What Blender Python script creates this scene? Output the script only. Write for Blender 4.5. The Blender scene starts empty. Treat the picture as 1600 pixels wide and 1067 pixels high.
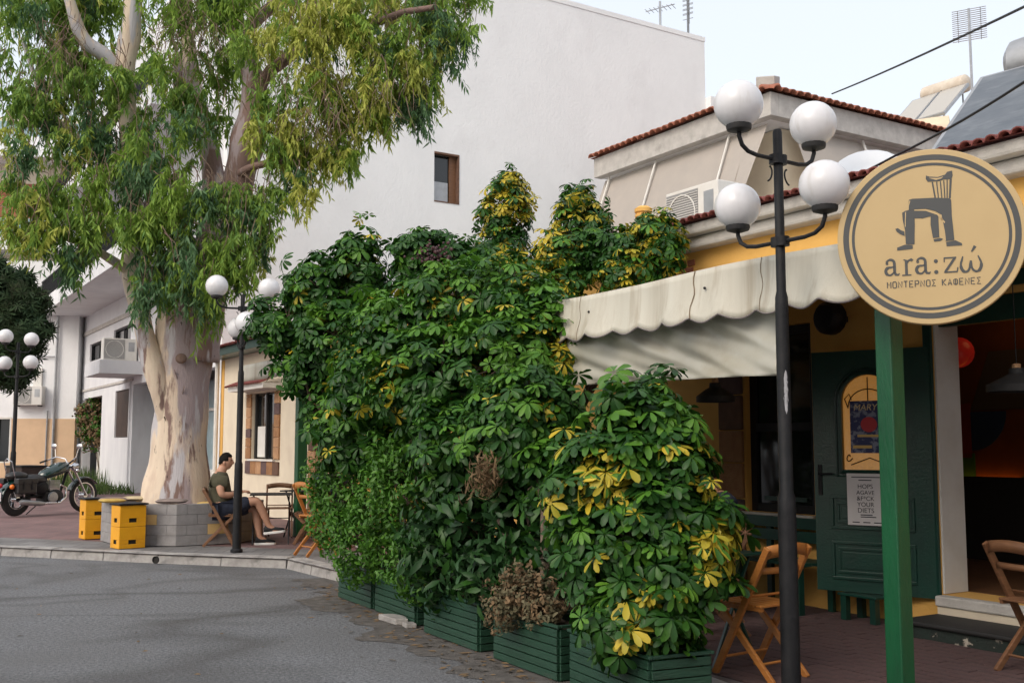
import bpy, bmesh, math, random
import numpy as np
from mathutils import Vector, Matrix, Euler
R = math.radians
scene = bpy.context.scene
C = bpy.data.collections.new('place'); scene.collection.children.link(C)
rnd = random.Random(7)
# ---------------------------------------------------------------- camera, sky, sun, exposure
F, PITCH, CZ = 1650.0, math.atan(163/1650.0), 1.58
cd = bpy.data.cameras.new('camera'); cam = bpy.data.objects.new('camera', cd); C.objects.link(cam)
cam.location = (0, 0, CZ); cam.rotation_euler = (R(90)+PITCH, 0, 0)
cd.sensor_width = 36; cd.lens = 36*F/1600; cd.clip_end = 2000; cd.clip_start = .05
scene.camera = cam
SUN_EL, SUN_AZ = R(38), R(-140)          # azimuth measured from +Y towards +X
w = bpy.data.worlds.new('World'); scene.world = w; w.use_nodes = True
nt = w.node_tree; bg = nt.nodes['Background']
sk = nt.nodes.new('ShaderNodeTexSky'); sk.sky_type = 'NISHITA'; sk.sun_disc = False
sk.sun_elevation = SUN_EL; sk.sun_rotation = SUN_AZ; sk.air_density = 1.0; sk.dust_density = 6.0; sk.ozone_density = 1.0
hz = nt.nodes.new('ShaderNodeMix'); hz.data_type = 'RGBA'; hz.inputs[0].default_value = .68; hz.inputs[7].default_value = (3.90,3.99,4.05,1)   # thin even cloud veil
nt.links.new(sk.outputs[0], hz.inputs[6]); nt.links.new(hz.outputs[2], bg.inputs[0]); bg.inputs[1].default_value = .15
sl = bpy.data.lights.new('sun', 'SUN'); so = bpy.data.objects.new('sun', sl); C.objects.link(so)
sl.energy = .5; sl.angle = R(30); sl.color = (1, .95, .89)
sd = Vector((math.sin(SUN_AZ)*math.cos(SUN_EL), math.cos(SUN_AZ)*math.cos(SUN_EL), math.sin(SUN_EL)))
so.rotation_euler = sd.to_track_quat('Z', 'Y').to_euler(); so.location = (20, -20, 30)
vs = scene.view_settings; vs.view_transform = 'Standard'; vs.look = 'None'; vs.gamma = 1; vs.use_curve_mapping = False
vs.exposure = 0.95
scene.cycles.max_bounces = 8; scene.cycles.use_denoising = True
# ---------------------------------------------------------------- helpers
def at(x, y, Y):
    dx, dv = (x-800)/F, (533.5-y)/F
    d = (dx, math.cos(PITCH)-dv*math.sin(PITCH), math.sin(PITCH)+dv*math.cos(PITCH))
    t = Y/d[1]; return Vector((d[0]*t, Y, CZ+d[2]*t))
AX, AY = 3.14, 9.1; ANG = R(32); UX, UY = math.sin(ANG), -math.cos(ANG); RZ = R(-58)
def fw(u, y, z=0): return Vector((AX+UX*u-UY*y, AY+UY*u+UX*y, z))      # street frame: u along the facade, y into the house
def T(loc=(0,0,0), rot=(0,0,0), sc=(1,1,1)):
    return Matrix.LocRotScale(Vector(loc), Euler(rot), Vector(sc))
class G:
    def __init__(s): s.v = []; s.f = []; s.m = []
    def add(s, v, f, M=None, mi=0):
        o = len(s.v)
        s.v += [tuple(M @ Vector(p)) for p in v] if M is not None else [tuple(p) for p in v]
        s.f += [tuple(i+o for i in q) for q in f]; s.m += [mi]*len(f); return s
    def b(s, x0, x1, y0, y1, z0, z1, M=None, mi=0):
        v = [(x0,y0,z0),(x1,y0,z0),(x1,y1,z0),(x0,y1,z0),(x0,y0,z1),(x1,y0,z1),(x1,y1,z1),(x0,y1,z1)]
        return s.add(v, [(0,3,2,1),(4,5,6,7),(0,1,5,4),(1,2,6,5),(2,3,7,6),(3,0,4,7)], M, mi)
    def cb(s, c, sz, rot=(0,0,0), mi=0, M=None):
        m = T(c, rot); m = M @ m if M is not None else m
        return s.b(-sz[0]/2, sz[0]/2, -sz[1]/2, sz[1]/2, -sz[2]/2, sz[2]/2, m, mi)
    def bar(s, a, b, w, h, up=(0,0,1), mi=0):            # rectangular bar from a to b
        a, b = Vector(a), Vector(b); d = (b-a); L = d.length; d.normalize()
        x = d.cross(Vector(up)); x = x.normalized() if x.length > 1e-4 else Vector((1,0,0)); y = x.cross(d)
        M = Matrix((x, y, d)).transposed().to_4x4(); M.translation = a
        return s.b(-w/2, w/2, -h/2, h/2, 0, L, M, mi)
    def tube(s, pts, r, n=8, mi=0, cap=True):
        pts = [Vector(p) for p in pts]; k = len(pts); r = [r]*k if not isinstance(r, (list, tuple)) else r
        vv = []; prev = None
        for i, p in enumerate(pts):
            d = (pts[min(i+1, k-1)]-pts[max(i-1, 0)]).normalized()
            if prev is None: x = d.cross(Vector((0,0,1)) if abs(d.z) < .9 else Vector((1,0,0))).normalized()
            else: x = (prev-d*prev.dot(d)).normalized()
            prev = x; y = d.cross(x)
            for j in range(n):
                a = 2*math.pi*j/n; vv.append(p+(x*math.cos(a)+y*math.sin(a))*r[i])
        ff = [(i*n+j, i*n+(j+1) % n, (i+1)*n+(j+1) % n, (i+1)*n+j) for i in range(k-1) for j in range(n)]
        if cap: ff += [tuple(range(n))[::-1], tuple(range((k-1)*n, k*n))]
        return s.add(vv, ff, None, mi)
    def lathe(s, prof, n=16, M=None, mi=0, cap=True):
        vv = [(r*math.cos(2*math.pi*j/n), r*math.sin(2*math.pi*j/n), z) for r, z in prof for j in range(n)]; k = len(prof)
        ff = [(i*n+j, i*n+(j+1) % n, (i+1)*n+(j+1) % n, (i+1)*n+j) for i in range(k-1) for j in range(n)]
        if cap and prof[0][0] > 1e-5: ff.append(tuple(range(n))[::-1])
        if cap and prof[-1][0] > 1e-5: ff.append(tuple(range((k-1)*n, k*n)))
        return s.add(vv, ff, M, mi)
    def sph(s, c, r, nu=16, nv=10, M=None, mi=0):
        r = (r, r, r) if not isinstance(r, (tuple, list)) else r
        m = T(c, (0,0,0), r); m = M @ m if M is not None else m
        return s.lathe([(max(math.sin(math.pi*i/nv), 1e-6), -math.cos(math.pi*i/nv)) for i in range(nv+1)], nu, m, mi)
    def prism(s, poly, h0, h1, M=None, mi=0):
        n = len(poly); vv = [(x, y, h0) for x, y in poly]+[(x, y, h1) for x, y in poly]
        ff = [tuple(range(n))[::-1], tuple(range(n, 2*n))]+[(i, (i+1) % n, n+(i+1) % n, n+i) for i in range(n)]
        return s.add(vv, ff, M, mi)
    def grid(s, fn, nu, nv, mi=0, thick=0):
        vv = [fn(i/nu, j/nv) for j in range(nv+1) for i in range(nu+1)]
        ff = [(j*(nu+1)+i, j*(nu+1)+i+1, (j+1)*(nu+1)+i+1, (j+1)*(nu+1)+i) for j in range(nv) for i in range(nu)]
        return s.add(vv, ff, None, mi)
    def mesh(s, name, mats, smooth=False, ang=40):
        me = bpy.data.meshes.new(name); me.from_pydata(s.v, [], s.f)
        for m in (mats if isinstance(mats, (list, tuple)) else [mats]): me.materials.append(m)
        me.polygons.foreach_set('material_index', s.m)
        if smooth: me.shade_smooth(); me.set_sharp_from_angle(angle=R(ang))
        me.update(); return me
    def o(s, name, mats, parent=None, smooth=False, bevel=0, solid=0, ang=40):
        return mkobj(name, s.mesh(name, mats, smooth, ang), parent, bevel, solid)
def mkobj(name, me, parent=None, bevel=0, solid=0):
    ob = bpy.data.objects.new(name, me); C.objects.link(ob)
    if parent is not None: ob.parent = parent
    if solid: m = ob.modifiers.new('thickness', 'SOLIDIFY'); m.thickness = solid
    if bevel:
        m = ob.modifiers.new('bevel', 'BEVEL'); m.width = bevel; m.segments = 2; m.limit_method = 'ANGLE'; m.angle_limit = R(40)
    return ob
def tag(o, label, cat, group=None):
    o['label'] = label; o['category'] = cat
    if group: o['group'] = group
    return o
def thing(name, label, cat, loc=(0,0,0), rotz=0, group=None):
    o = bpy.data.objects.new(name, None); C.objects.link(o); o.empty_display_size = .1
    o.location = loc; o.rotation_euler = (0, 0, rotz); return tag(o, label, cat, group)
def struct(o): o['kind'] = 'structure'; return o
def stuff(o): o['kind'] = 'stuff'; return o
def dup(root, loc, rotz, label, group=None):
    def cp(o, p):
        c = o.copy(); C.objects.link(c); c.parent = p
        for ch in o.children: cp(ch, c)
        return c
    c = cp(root, None); c.location = loc; c.rotation_euler = (0, 0, rotz); c['label'] = label
    if group: c['group'] = group
    return c
# ---------------------------------------------------------------- materials
def S(r, g, b):
    f = lambda c: (c/255/12.92 if c <= 10 else ((c/255+.055)/1.055)**2.4)
    return (f(r), f(g), f(b), 1)
def mat(name, c1, c2=None, scale=6, rough=.6, bump=0, bscale=60, metal=0, stretch=(1,1,1), contrast=(.35,.65), emit=None, estr=1, spec=.5, detail=5, c3=None, s3=1.3, k3=(.55,.7), island=None, trans=0, coat=0, space='Object'):
    m = bpy.data.materials.new(name); m.use_nodes = True; n = m.node_tree.nodes; l = m.node_tree.links
    p = n['Principled BSDF']; p.inputs['Roughness'].default_value = rough; p.inputs['Metallic'].default_value = metal
    p.inputs['Specular IOR Level'].default_value = spec; p.inputs['Coat Weight'].default_value = coat
    p.inputs['Base Color'].default_value = c1
    if emit: p.inputs['Emission Color'].default_value = emit; p.inputs['Emission Strength'].default_value = estr
    tc = n.new('ShaderNodeTexCoord'); mp = n.new('ShaderNodeMapping'); mp.inputs['Scale'].default_value = stretch
    l.new(tc.outputs[space], mp.inputs[0]); col = None
    def noise(sc, det=detail, src=None):
        t = n.new('ShaderNodeTexNoise'); t.inputs['Scale'].default_value = sc; t.inputs['Detail'].default_value = det; t.inputs['Roughness'].default_value = .62
        l.new((src or mp.outputs[0]), t.inputs[0]); return t
    def ramp(src, a, b):
        r = n.new('ShaderNodeMapRange'); r.inputs[1].default_value = a; r.inputs[2].default_value = b; l.new(src, r.inputs[0]); return r.outputs[0]
    def mix(f, a, b):
        x = n.new('ShaderNodeMix'); x.data_type = 'RGBA'; l.new(f, x.inputs[0])
        for s_, q in ((6, a), (7, b)):
            if isinstance(q, tuple): x.inputs[s_].default_value = q
            else: l.new(q, x.inputs[s_])
        return x.outputs[2]
    if c2: col = mix(ramp(noise(scale).outputs[0], *contrast), c1, c2)
    if c3: col = mix(ramp(noise(s3, 6).outputs[0], *k3), col if col is not None else c1, c3)
    if island:
        g = n.new('ShaderNodeNewGeometry'); col = mix(ramp(g.outputs['Random Per Island'], .0, 1.0), col if col is not None else c1, island)
    if col is not None: l.new(col, p.inputs['Base Color'])
    if bump:
        bn = n.new('ShaderNodeBump'); bn.inputs['Strength'].default_value = bump; bn.inputs['Distance'].default_value = .02
        l.new(noise(bscale, 6).outputs[0], bn.inputs['Height']); l.new(bn.outputs[0], p.inputs['Normal'])
    if trans:
        t = n.new('ShaderNodeBsdfTranslucent'); ms = n.new('ShaderNodeMixShader'); ms.inputs[0].default_value = trans
        if col is not None: l.new(col, t.inputs[0])
        else: t.inputs[0].default_value = c1
        l.new(p.outputs[0], ms.inputs[1]); l.new(t.outputs[0], ms.inputs[2]); l.new(ms.outputs[0], n['Material Output'].inputs[0])
    return m
M = {}
def brickmat(name, a, b, mortar, sw, sh, ms, rot=0):
    m = mat(name, a, rough=.85); n = m.node_tree.nodes; l = m.node_tree.links
    t = n.new('ShaderNodeTexBrick'); t.inputs['Scale'].default_value = 1; t.inputs['Brick Width'].default_value = sw; t.inputs['Row Height'].default_value = sh
    t.inputs['Mortar Size'].default_value = ms; t.inputs['Color1'].default_value = a; t.inputs['Color2'].default_value = b; t.inputs['Mortar'].default_value = mortar
    mp = [x for x in n if x.type == 'MAPPING'][0]; mp.inputs['Rotation'].default_value = (0, 0, rot); l.new(mp.outputs[0], t.inputs[0])
    no = n.new('ShaderNodeTexNoise'); no.inputs['Scale'].default_value = 1.2; no.inputs['Detail'].default_value = 6; l.new(mp.outputs[0], no.inputs[0])
    x = n.new('ShaderNodeMix'); x.data_type = 'RGBA'; x.blend_type = 'MULTIPLY'; x.inputs[0].default_value = .7
    r = n.new('ShaderNodeValToRGB'); r.color_ramp.elements[0].position = .3; r.color_ramp.elements[0].color = (.45,.45,.45,1); r.color_ramp.elements[1].position = .7
    l.new(no.outputs[0], r.inputs[0]); l.new(t.outputs[0], x.inputs[6]); l.new(r.outputs[0], x.inputs[7]); l.new(x.outputs[2], n['Principled BSDF'].inputs['Base Color'])
    return m
M['asphalt'] = mat('asphalt', (.080,.084,.090,1), (.25,.258,.275,1), 34, .9, 1.0, 60, c3=(.13,.13,.133,1), s3=.45, k3=(.42,.8), contrast=(.36,.66), detail=8)
def asphalt2():
    m = M['asphalt']; n = m.node_tree.nodes; l = m.node_tree.links; p = n['Principled BSDF']; src = p.inputs['Base Color'].links[0].from_socket
    mp = [x for x in n if x.type == 'MAPPING'][0]
    for sc, wd, st, col, dist, sd_ in ((.13, .045, .55, (.05,.046,.044,1), .5, 3), (.22, .03, .38, (.06,.055,.052,1), .7, 17)):
        mm = n.new('ShaderNodeMapping'); mm.inputs['Location'].default_value = (sd_, sd_*.3, 0); mm.inputs['Rotation'].default_value = (0,0,.35); mm.inputs['Scale'].default_value = (.8,1.6,1); l.new(mp.outputs[0], mm.inputs[0])
        t = n.new('ShaderNodeTexNoise'); t.inputs['Scale'].default_value = sc; t.inputs['Detail'].default_value = 5; t.inputs['Distortion'].default_value = dist; l.new(mm.outputs[0], t.inputs[0])
        a = n.new('ShaderNodeMath'); a.operation = 'SUBTRACT'; a.inputs[1].default_value = .5; l.new(t.outputs[0], a.inputs[0]); b = n.new('ShaderNodeMath'); b.operation = 'ABSOLUTE'; l.new(a.outputs[0], b.inputs[0])
        r = n.new('ShaderNodeMapRange'); r.inputs[1].default_value = 0; r.inputs[2].default_value = wd; r.inputs[3].default_value = st; r.inputs[4].default_value = 0; l.new(b.outputs[0], r.inputs[0])
        x = n.new('ShaderNodeMix'); x.data_type = 'RGBA'; l.new(r.outputs[0], x.inputs[0]); l.new(src, x.inputs[6]); x.inputs[7].default_value = col; src = x.outputs[2]
    l.new(src, p.inputs['Base Color'])
asphalt2()
M['dirt'] = mat('road_dirt', (.075,.068,.062,1), (.14,.128,.118,1), 9, .95, .8, 90)
M['kerb'] = mat('kerb_stone', (.40,.385,.37,1), (.27,.255,.245,1), 7, .9, .8, 70, c3=(.12,.115,.11,1), s3=3, k3=(.58,.75))
M['slab'] = brickmat('grey_paving', (.24,.235,.235,1), (.18,.175,.175,1), (.09,.09,.09,1), .4, .4, .008)
M['redpave'] = brickmat('red_paving', (.27,.155,.15,1), (.20,.12,.12,1), (.13,.11,.11,1), .2, .1, .006, R(-58))
M['paver'] = mat('red_paver', (.10,.056,.055,1), (.062,.039,.04,1), 7, .85, .5, 60, c3=(.16,.12,.115,1), s3=2.2, k3=(.55,.8))
M['paverjoint'] = mat('paver_joint', (.16,.13,.125,1), (.09,.075,.07,1), 8, .95)
M['white'] = mat('white_render', (.80,.81,.82,1), (.755,.765,.775,1), .8, .9, .6, 11, c3=(.68,.68,.69,1), s3=.7, k3=(.54,.9), stretch=(1,1,.75))
M['whiteb'] = mat('white_paint', (.70,.71,.73,1), (.60,.61,.64,1), 1.2, .85, .2, 30, c3=(.50,.50,.51,1), s3=.8, k3=(.6,.85), stretch=(1,1,.4))
M['cream'] = mat('cream_render', (.72,.64,.50,1), (.64,.56,.44,1), 1.5, .9, .25, 40, c3=(.52,.42,.33,1), s3=1.1, k3=(.6,.85))
M['yellow'] = mat('yellow_render', (.72,.42,.115,1), (.64,.36,.09,1), 1.6, .88, .25, 30, c3=(.52,.30,.10,1), s3=.9, k3=(.58,.85))
M['peach'] = mat('peach_render', (.68,.48,.31,1), (.60,.42,.27,1), 1.5, .9, .2)
M['concrete'] = mat('moulding', (.52,.50,.47,1), (.40,.38,.36,1), 4, .9, .4, 40, c3=(.28,.26,.24,1), s3=2, k3=(.6,.85))
M['tile'] = mat('terracotta', (.36,.13,.075,1), (.26,.085,.05,1), 5, .85, .4, 50, c3=(.15,.07,.05,1), s3=3, k3=(.58,.8))
M['tiledark'] = mat('painted_tile', (.24,.055,.045,1), (.17,.045,.04,1), 6, .7, .4, 50)
M['black'] = mat('black_paint', (.010,.011,.013,1), (.018,.018,.020,1), 12, .5, .25, 80, spec=.22, c3=(.05,.05,.05,1), s3=6, k3=(.66,.8))
M['darkgrey'] = mat('dark_metal', (.025,.025,.026,1), None, rough=.6, spec=.3)
M['green'] = mat('green_paint', (.004,.085,.030,1), (.003,.058,.022,1), 5, .42, .2, 60, c3=(.018,.085,.035,1), s3=7, k3=(.6,.8), stretch=(1,1,.3))
M['dgreen'] = mat('dark_green_paint', (.006,.046,.032,1), (.007,.034,.026,1), 5, .35, .15, 40)
M['boxgreen'] = mat('planter_green', (.006,.040,.020,1), (.012,.055,.030,1), 9, .55, .5, 50, c3=(.03,.05,.035,1), s3=5, k3=(.62,.8), stretch=(.4,.4,2))
M['globe'] = mat('opal_globe', (.82,.82,.85,1), (.76,.76,.78,1), 3, .22, 0, trans=.15, c3=(.50,.46,.40,1), s3=3, k3=(.56,.9), stretch=(2.5,2.5,.35))
M['canvas'] = mat('awning_canvas', (.60,.58,.50,1), (.52,.49,.41,1), 2, .6, .15, 30, trans=.08, c3=(.30,.235,.15,1), s3=2.4, k3=(.52,.80), stretch=(3.0,3.0,.12))
M['pvc'] = mat('clear_pvc_sheet', (.58,.58,.52,1), (.50,.48,.40,1), 1.6, .28, .25, 3, trans=.25, c3=(.38,.32,.22,1), s3=1.2, k3=(.55,.85))
M['fabric'] = mat('beige_awning', (.50,.455,.41,1), (.46,.42,.385,1), 2, .9, .1, 200, trans=.2)
M['wood'] = mat('varnished_wood', (.46,.19,.045,1), (.34,.125,.03,1), 5, .42, .2, 30, stretch=(1,1,8), contrast=(.3,.7))
M['woodd'] = mat('brown_wood', (.20,.095,.045,1), (.13,.06,.028,1), 5, .5, .2, 30, stretch=(1,1,8))
M['metalgrey'] = mat('galvanised', (.42,.43,.45,1), (.34,.35,.36,1), 5, .4, .1, 40, metal=.6)
M['acwhite'] = mat('ac_casing', (.70,.69,.66,1), (.62,.60,.56,1), 3, .55, .1)
M['acgrille'] = mat('ac_grille', (.24,.24,.24,1), rough=.6)
M['winglass'] = mat('window_glass', (.012,.014,.016,1), rough=.06, spec=.7)
M['shopglass'] = mat('milky_shop_glass', (.22,.32,.36,1), (.32,.43,.48,1), 1.6, .3, .3, 4, contrast=(.4,.6))
M['brownshut'] = mat('brown_shutter', (.035,.022,.018,1), (.05,.03,.024,1), 4, .7, .2)
M['stone1'] = mat('ochre_stone', (.36,.19,.085,1), (.27,.13,.06,1), 9, .9, .6, 60)
M['stone2'] = mat('dark_stone', (.095,.060,.062,1), (.13,.08,.075,1), 9, .9, .6, 60)
M['stone3'] = mat('sandy_stone', (.48,.28,.15,1), (.38,.21,.11,1), 9, .9, .6, 60)
M['stone4'] = mat('brown_stone', (.16,.085,.055,1), (.11,.06,.04,1), 9, .9, .6, 60)
M['bark'] = mat('eucalyptus_bark', (.66,.55,.43,1), (.58,.46,.36,1), 5, .85, .7, 22, stretch=(1.6,1.6,.30), contrast=(.42,.6))
def bark2():
    m = M['bark']; n = m.node_tree.nodes; l = m.node_tree.links; p = n['Principled BSDF']; mp = [x for x in n if x.type == 'MAPPING'][0]
    src = p.inputs['Base Color'].links[0].from_socket; tc = [x for x in n if x.type == 'TEX_COORD'][0]; sx = n.new('ShaderNodeSeparateXYZ'); l.new(tc.outputs['Object'], sx.inputs[0])
    for sc, a, b, col, seed, bias in ((1.0, .49, .55, (.33,.27,.275,1), 5, .22), (1.5, .555, .59, (.21,.135,.115,1), 11, .10), (2.4, .56, .62, (.46,.44,.46,1), 31, -.06), (9, .67, .68, (.07,.045,.035,1), 51, 0)):
        mm = n.new('ShaderNodeMapping'); mm.inputs['Location'].default_value = (seed, seed*.7, seed*.3); l.new(mp.outputs[0], mm.inputs[0])
        t = n.new('ShaderNodeTexNoise'); t.inputs['Scale'].default_value = sc; t.inputs['Detail'].default_value = 7; t.inputs['Roughness'].default_value = .6; l.new(mm.outputs[0], t.inputs[0])
        k = n.new('ShaderNodeMath'); k.operation = 'MULTIPLY_ADD'; k.inputs[1].default_value = bias; l.new(sx.outputs[0], k.inputs[0]); l.new(t.outputs[0], k.inputs[2])
        r = n.new('ShaderNodeMapRange'); r.inputs[1].default_value = a; r.inputs[2].default_value = b; l.new(k.outputs[0], r.inputs[0])
        x = n.new('ShaderNodeMix'); x.data_type = 'RGBA'; l.new(r.outputs[0], x.inputs[0]); l.new(src, x.inputs[6]); x.inputs[7].default_value = col; src = x.outputs[2]
    l.new(src, p.inputs['Base Color'])
bark2()
M['stem'] = mat('brown_stem', (.10,.07,.05,1), (.16,.12,.09,1), 12, .9, .5, 60)
def leafmat(name, a, b, c, rough, trans, sc=1.2, k=(.45,.7)): return mat(name, a, b, sc, rough, 0, c3=None, contrast=k, island=c, trans=trans, spec=.3)
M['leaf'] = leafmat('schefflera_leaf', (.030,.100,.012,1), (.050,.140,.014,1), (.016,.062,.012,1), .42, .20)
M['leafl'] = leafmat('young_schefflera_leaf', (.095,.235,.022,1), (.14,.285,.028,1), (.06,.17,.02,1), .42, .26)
M['leafy'] = leafmat('yellow_variegated_leaf', (.54,.40,.03,1), (.64,.50,.07,1), (.34,.31,.03,1), .45, .22)
M['leafd'] = leafmat('dark_broad_leaf', (.024,.075,.018,1), (.036,.095,.024,1), (.016,.052,.016,1), .45, .14)
M['leafs'] = leafmat('small_bright_leaf', (.065,.18,.018,1), (.10,.25,.024,1), (.04,.12,.014,1), .45, .28)
M['dry'] = leafmat('dried_leaf', (.22,.145,.08,1), (.30,.20,.11,1), (.13,.09,.05,1), .9, .1)
M['euc'] = leafmat('eucalyptus_leaf', (.19,.32,.045,1), (.13,.26,.07,1), (.26,.38,.055,1), .55, .38, .55, (.42,.58))
M['eucl'] = leafmat('yellow_eucalyptus_leaf', (.38,.44,.07,1), (.28,.39,.06,1), (.46,.46,.11,1), .55, .38, .6)
M['eucb'] = leafmat('blue_green_eucalyptus_leaf', (.11,.21,.085,1), (.15,.25,.10,1), (.075,.16,.07,1), .5, .32, .9)
M['pine'] = leafmat('dark_conifer', (.02,.045,.02,1), (.06,.05,.03,1), (.03,.06,.02,1), .8, .1)
M['grass'] = leafmat('weed', (.07,.13,.03,1), (.12,.16,.05,1), (.05,.09,.02,1), .7, .25)
M['soil'] = mat('soil', (.06,.04,.025,1), (.10,.065,.04,1), 20, .95, .8, 60)
M['crate'] = mat('yellow_crate', (.76,.36,.008,1), (.68,.31,.008,1), 4, .42, .1, 60)
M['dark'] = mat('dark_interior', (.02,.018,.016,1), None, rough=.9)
M['chrome'] = mat('chrome', (.62,.62,.64,1), None, rough=.14, metal=1)
M['rubber'] = mat('rubber', (.018,.018,.019,1), None, rough=.75)
M['leather'] = mat('black_leather', (.015,.016,.018,1), (.022,.022,.024,1), 10, .4, .2, 60)
M['tank'] = mat('green_tank_paint', (.004,.024,.020,1), None, rough=.15, coat=.7)
M['skin'] = mat('skin', (.50,.28,.19,1), (.44,.24,.16,1), 6, .55)
M['hair'] = mat('dark_hair', (.008,.006,.005,1), None, rough=.7, spec=.1)
M['olive'] = mat('olive_cotton', (.085,.080,.048,1), (.060,.057,.035,1), 7, .9, 1.0, 9, detail=3)
M['navy'] = mat('navy_cotton', (.012,.018,.035,1), (.020,.026,.048,1), 8, .9, 1.0, 9, detail=3)
M['shoe'] = mat('black_knit', (.015,.016,.018,1), None, rough=.8)
M['sole'] = mat('white_sole', (.72,.72,.70,1), None, rough=.6)
# ================================================================ the setting
def project(p):
    p = Vector(p)-Vector((0,0,CZ)); yy = p.y*math.cos(PITCH)+p.z*math.sin(PITCH); zz = -p.y*math.sin(PITCH)+p.z*math.cos(PITCH)
    return (800+F*p.x/yy, 533.5-F*zz/yy, yy) if yy > .1 else (-9999, -9999, yy)
g = G(); g.grid(lambda a, b: (-200+400*a, -60+260*b, 0), 1, 1); struct(g.o('road', M['asphalt']))
K = [(-20,20.3),(-7.41,15.51),(-4.8,14.5),(-2.93,13.9),(-2.06,12.6),(-1.50,11.45),(.80,7.35),(1.22,6.3),(2.6,3.6),(6,-3)]
g = G(); g.add([(x, y, .118) for x, y in K]+[(60,-3,.118),(60,90,.118),(-90,90,.118),(-90,46,.118)], [tuple(range(len(K)+4))[::-1]])
walk = struct(g.o('pavement', M['redpave']))
# grey slab strip behind the kerb
def off(pts, d):
    out = []
    for i, p in enumerate(pts):
        a = Vector(pts[max(i-1,0)]); b = Vector(pts[min(i+1,len(pts)-1)]); t = (b-a).normalized(); out.append((p[0]-t.y*d, p[1]+t.x*d))
    return out
O = off(K[:6], 1.25); g = G()
for i in range(5): g.add([(*K[i],.1225),(*K[i+1],.1225),(*O[i+1],.1225),(*O[i],.1225)], [(0,1,2,3)])
g.o('slab_strip', M['slab'], walk)
# kerb stones, one by one
L = [Vector(p) for p in K]; seq = []
for i in range(len(L)-2):
    n = max(1, round((L[i+1]-L[i]).length/1.02))
    for k in range(n): seq.append((L[i].lerp(L[i+1], k/n), L[i].lerp(L[i+1], (k+1)/n)))
kerbline = struct(G().b(0,.01,0,.01,-.3,-.29).o('kerb', M['kerb']))
for a, b in seq:
    d = (b-a); ln = d.length; an = math.atan2(d.y, d.x); g = G()
    h = rnd.uniform(-.006, .006)
    prof = [(0,-.05),(.02,.105+h),(.045,.13+h),(.24,.132+h),(.24,-.05)]
    vv = [(x, y, z) for x in (.006, ln-.006) for y, z in prof]; n = 5
    g.add(vv, [tuple(range(n)), tuple(range(n,2*n))[::-1]]+[(i, n+i, n+(i+1) % n, (i+1) % n) for i in range(n)])
    o = g.o('kerb_stone', M['kerb'], kerbline, bevel=.012); o.location = (a.x, a.y, 0); o.rotation_euler = (rnd.uniform(-.012,.012), rnd.uniform(-.006,.006), an+rnd.uniform(-.008,.008))
p = at(247, 865, 14.45); g = G(); g.lathe([(.046,0),(.05,0),(.05,.02),(.046,.02),(.046,-.0),(.0001,.004)], 16, T((p.x,p.y-.07,.062), (R(90),0,R(-18)))); g.o('drain_pipe_mouth', M['dark'], kerbline, smooth=True)
# dirt along the planters
g = G(); DP_ = [(-2.35,12.9),(-1.95,11.9),(-1.85,10.9),(-1.1,9.5),(-.45,8.2),(.15,7.2),(.6,6.0)]; nd = 120
for i in range(nd+1):
    t = i/nd*6; k = min(int(t), 5); f = t-k; x = DP_[k][0]+(DP_[k+1][0]-DP_[k][0])*f; y = DP_[k][1]+(DP_[k+1][1]-DP_[k][1])*f
    e = .20+.10*math.sin(i*.21)+.07*math.sin(i*.57+1)+rnd.uniform(-.05,.05); g.v += [(x-e, y-e*.45, .004), (x+.9, y+.35, .004)]
    if i: k = len(g.v); g.f.append((k-4,k-3,k-1,k-2)); g.m.append(0)
struct(g.o('dirt_strip', M['dirt']))
# pavers of the terrace
pv = G().b(-.0975,.0975,-.0475,.0475,0,.022).mesh('paver', M['paver']); cand = []
rows = 27
for j in range(rows):
    for i in range(26):
        u = -2.4+.2*i+(.1 if j % 2 else 0); y = -.06-.1*j; c = fw(u, y, .13); q = project(c)
        if any((c.x-(ax+(bx-ax)*t))*0 for ax, bx, t in ()): pass
        # keep on the pavement side of the kerb
        kx = np.interp(-c.y, [-11.45,-7.35,-6.3,-3.6,3], [-1.5,.8,1.22,2.6,6])
        if c.x < kx+.30: continue
        cand.append((q[0] > 1000 and q[0] < 1620 and q[1] < 1085, -q[2], c))
cand.sort(key=lambda t: (not t[0], -t[1])); rest = G()
for k, (vis, d, c) in enumerate(cand):
    rot = (rnd.uniform(-.012,.012), rnd.uniform(-.012,.012), RZ+rnd.uniform(-.012,.012)); zz = .112+rnd.uniform(-.002,.002)
    if vis and k < 300:
        o = mkobj('paver', pv, walk); o.location = (c.x, c.y, zz); o.rotation_euler = rot
    else: rest.b(-.0975,.0975,-.0475,.0475,0,.022, T((c.x,c.y,zz), rot))
stuff(rest.o('far_pavers', M['paver'], walk))
g = G(); a, b, c2, d2 = fw(-2.5,-2.9,.1225), fw(3,-2.9,.1225), fw(3,0,.1225), fw(-2.5,0,.1225); g.add([a,b,c2,d2], [(0,1,2,3)]); g.o('joint_sand', M['paverjoint'], walk)
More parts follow.
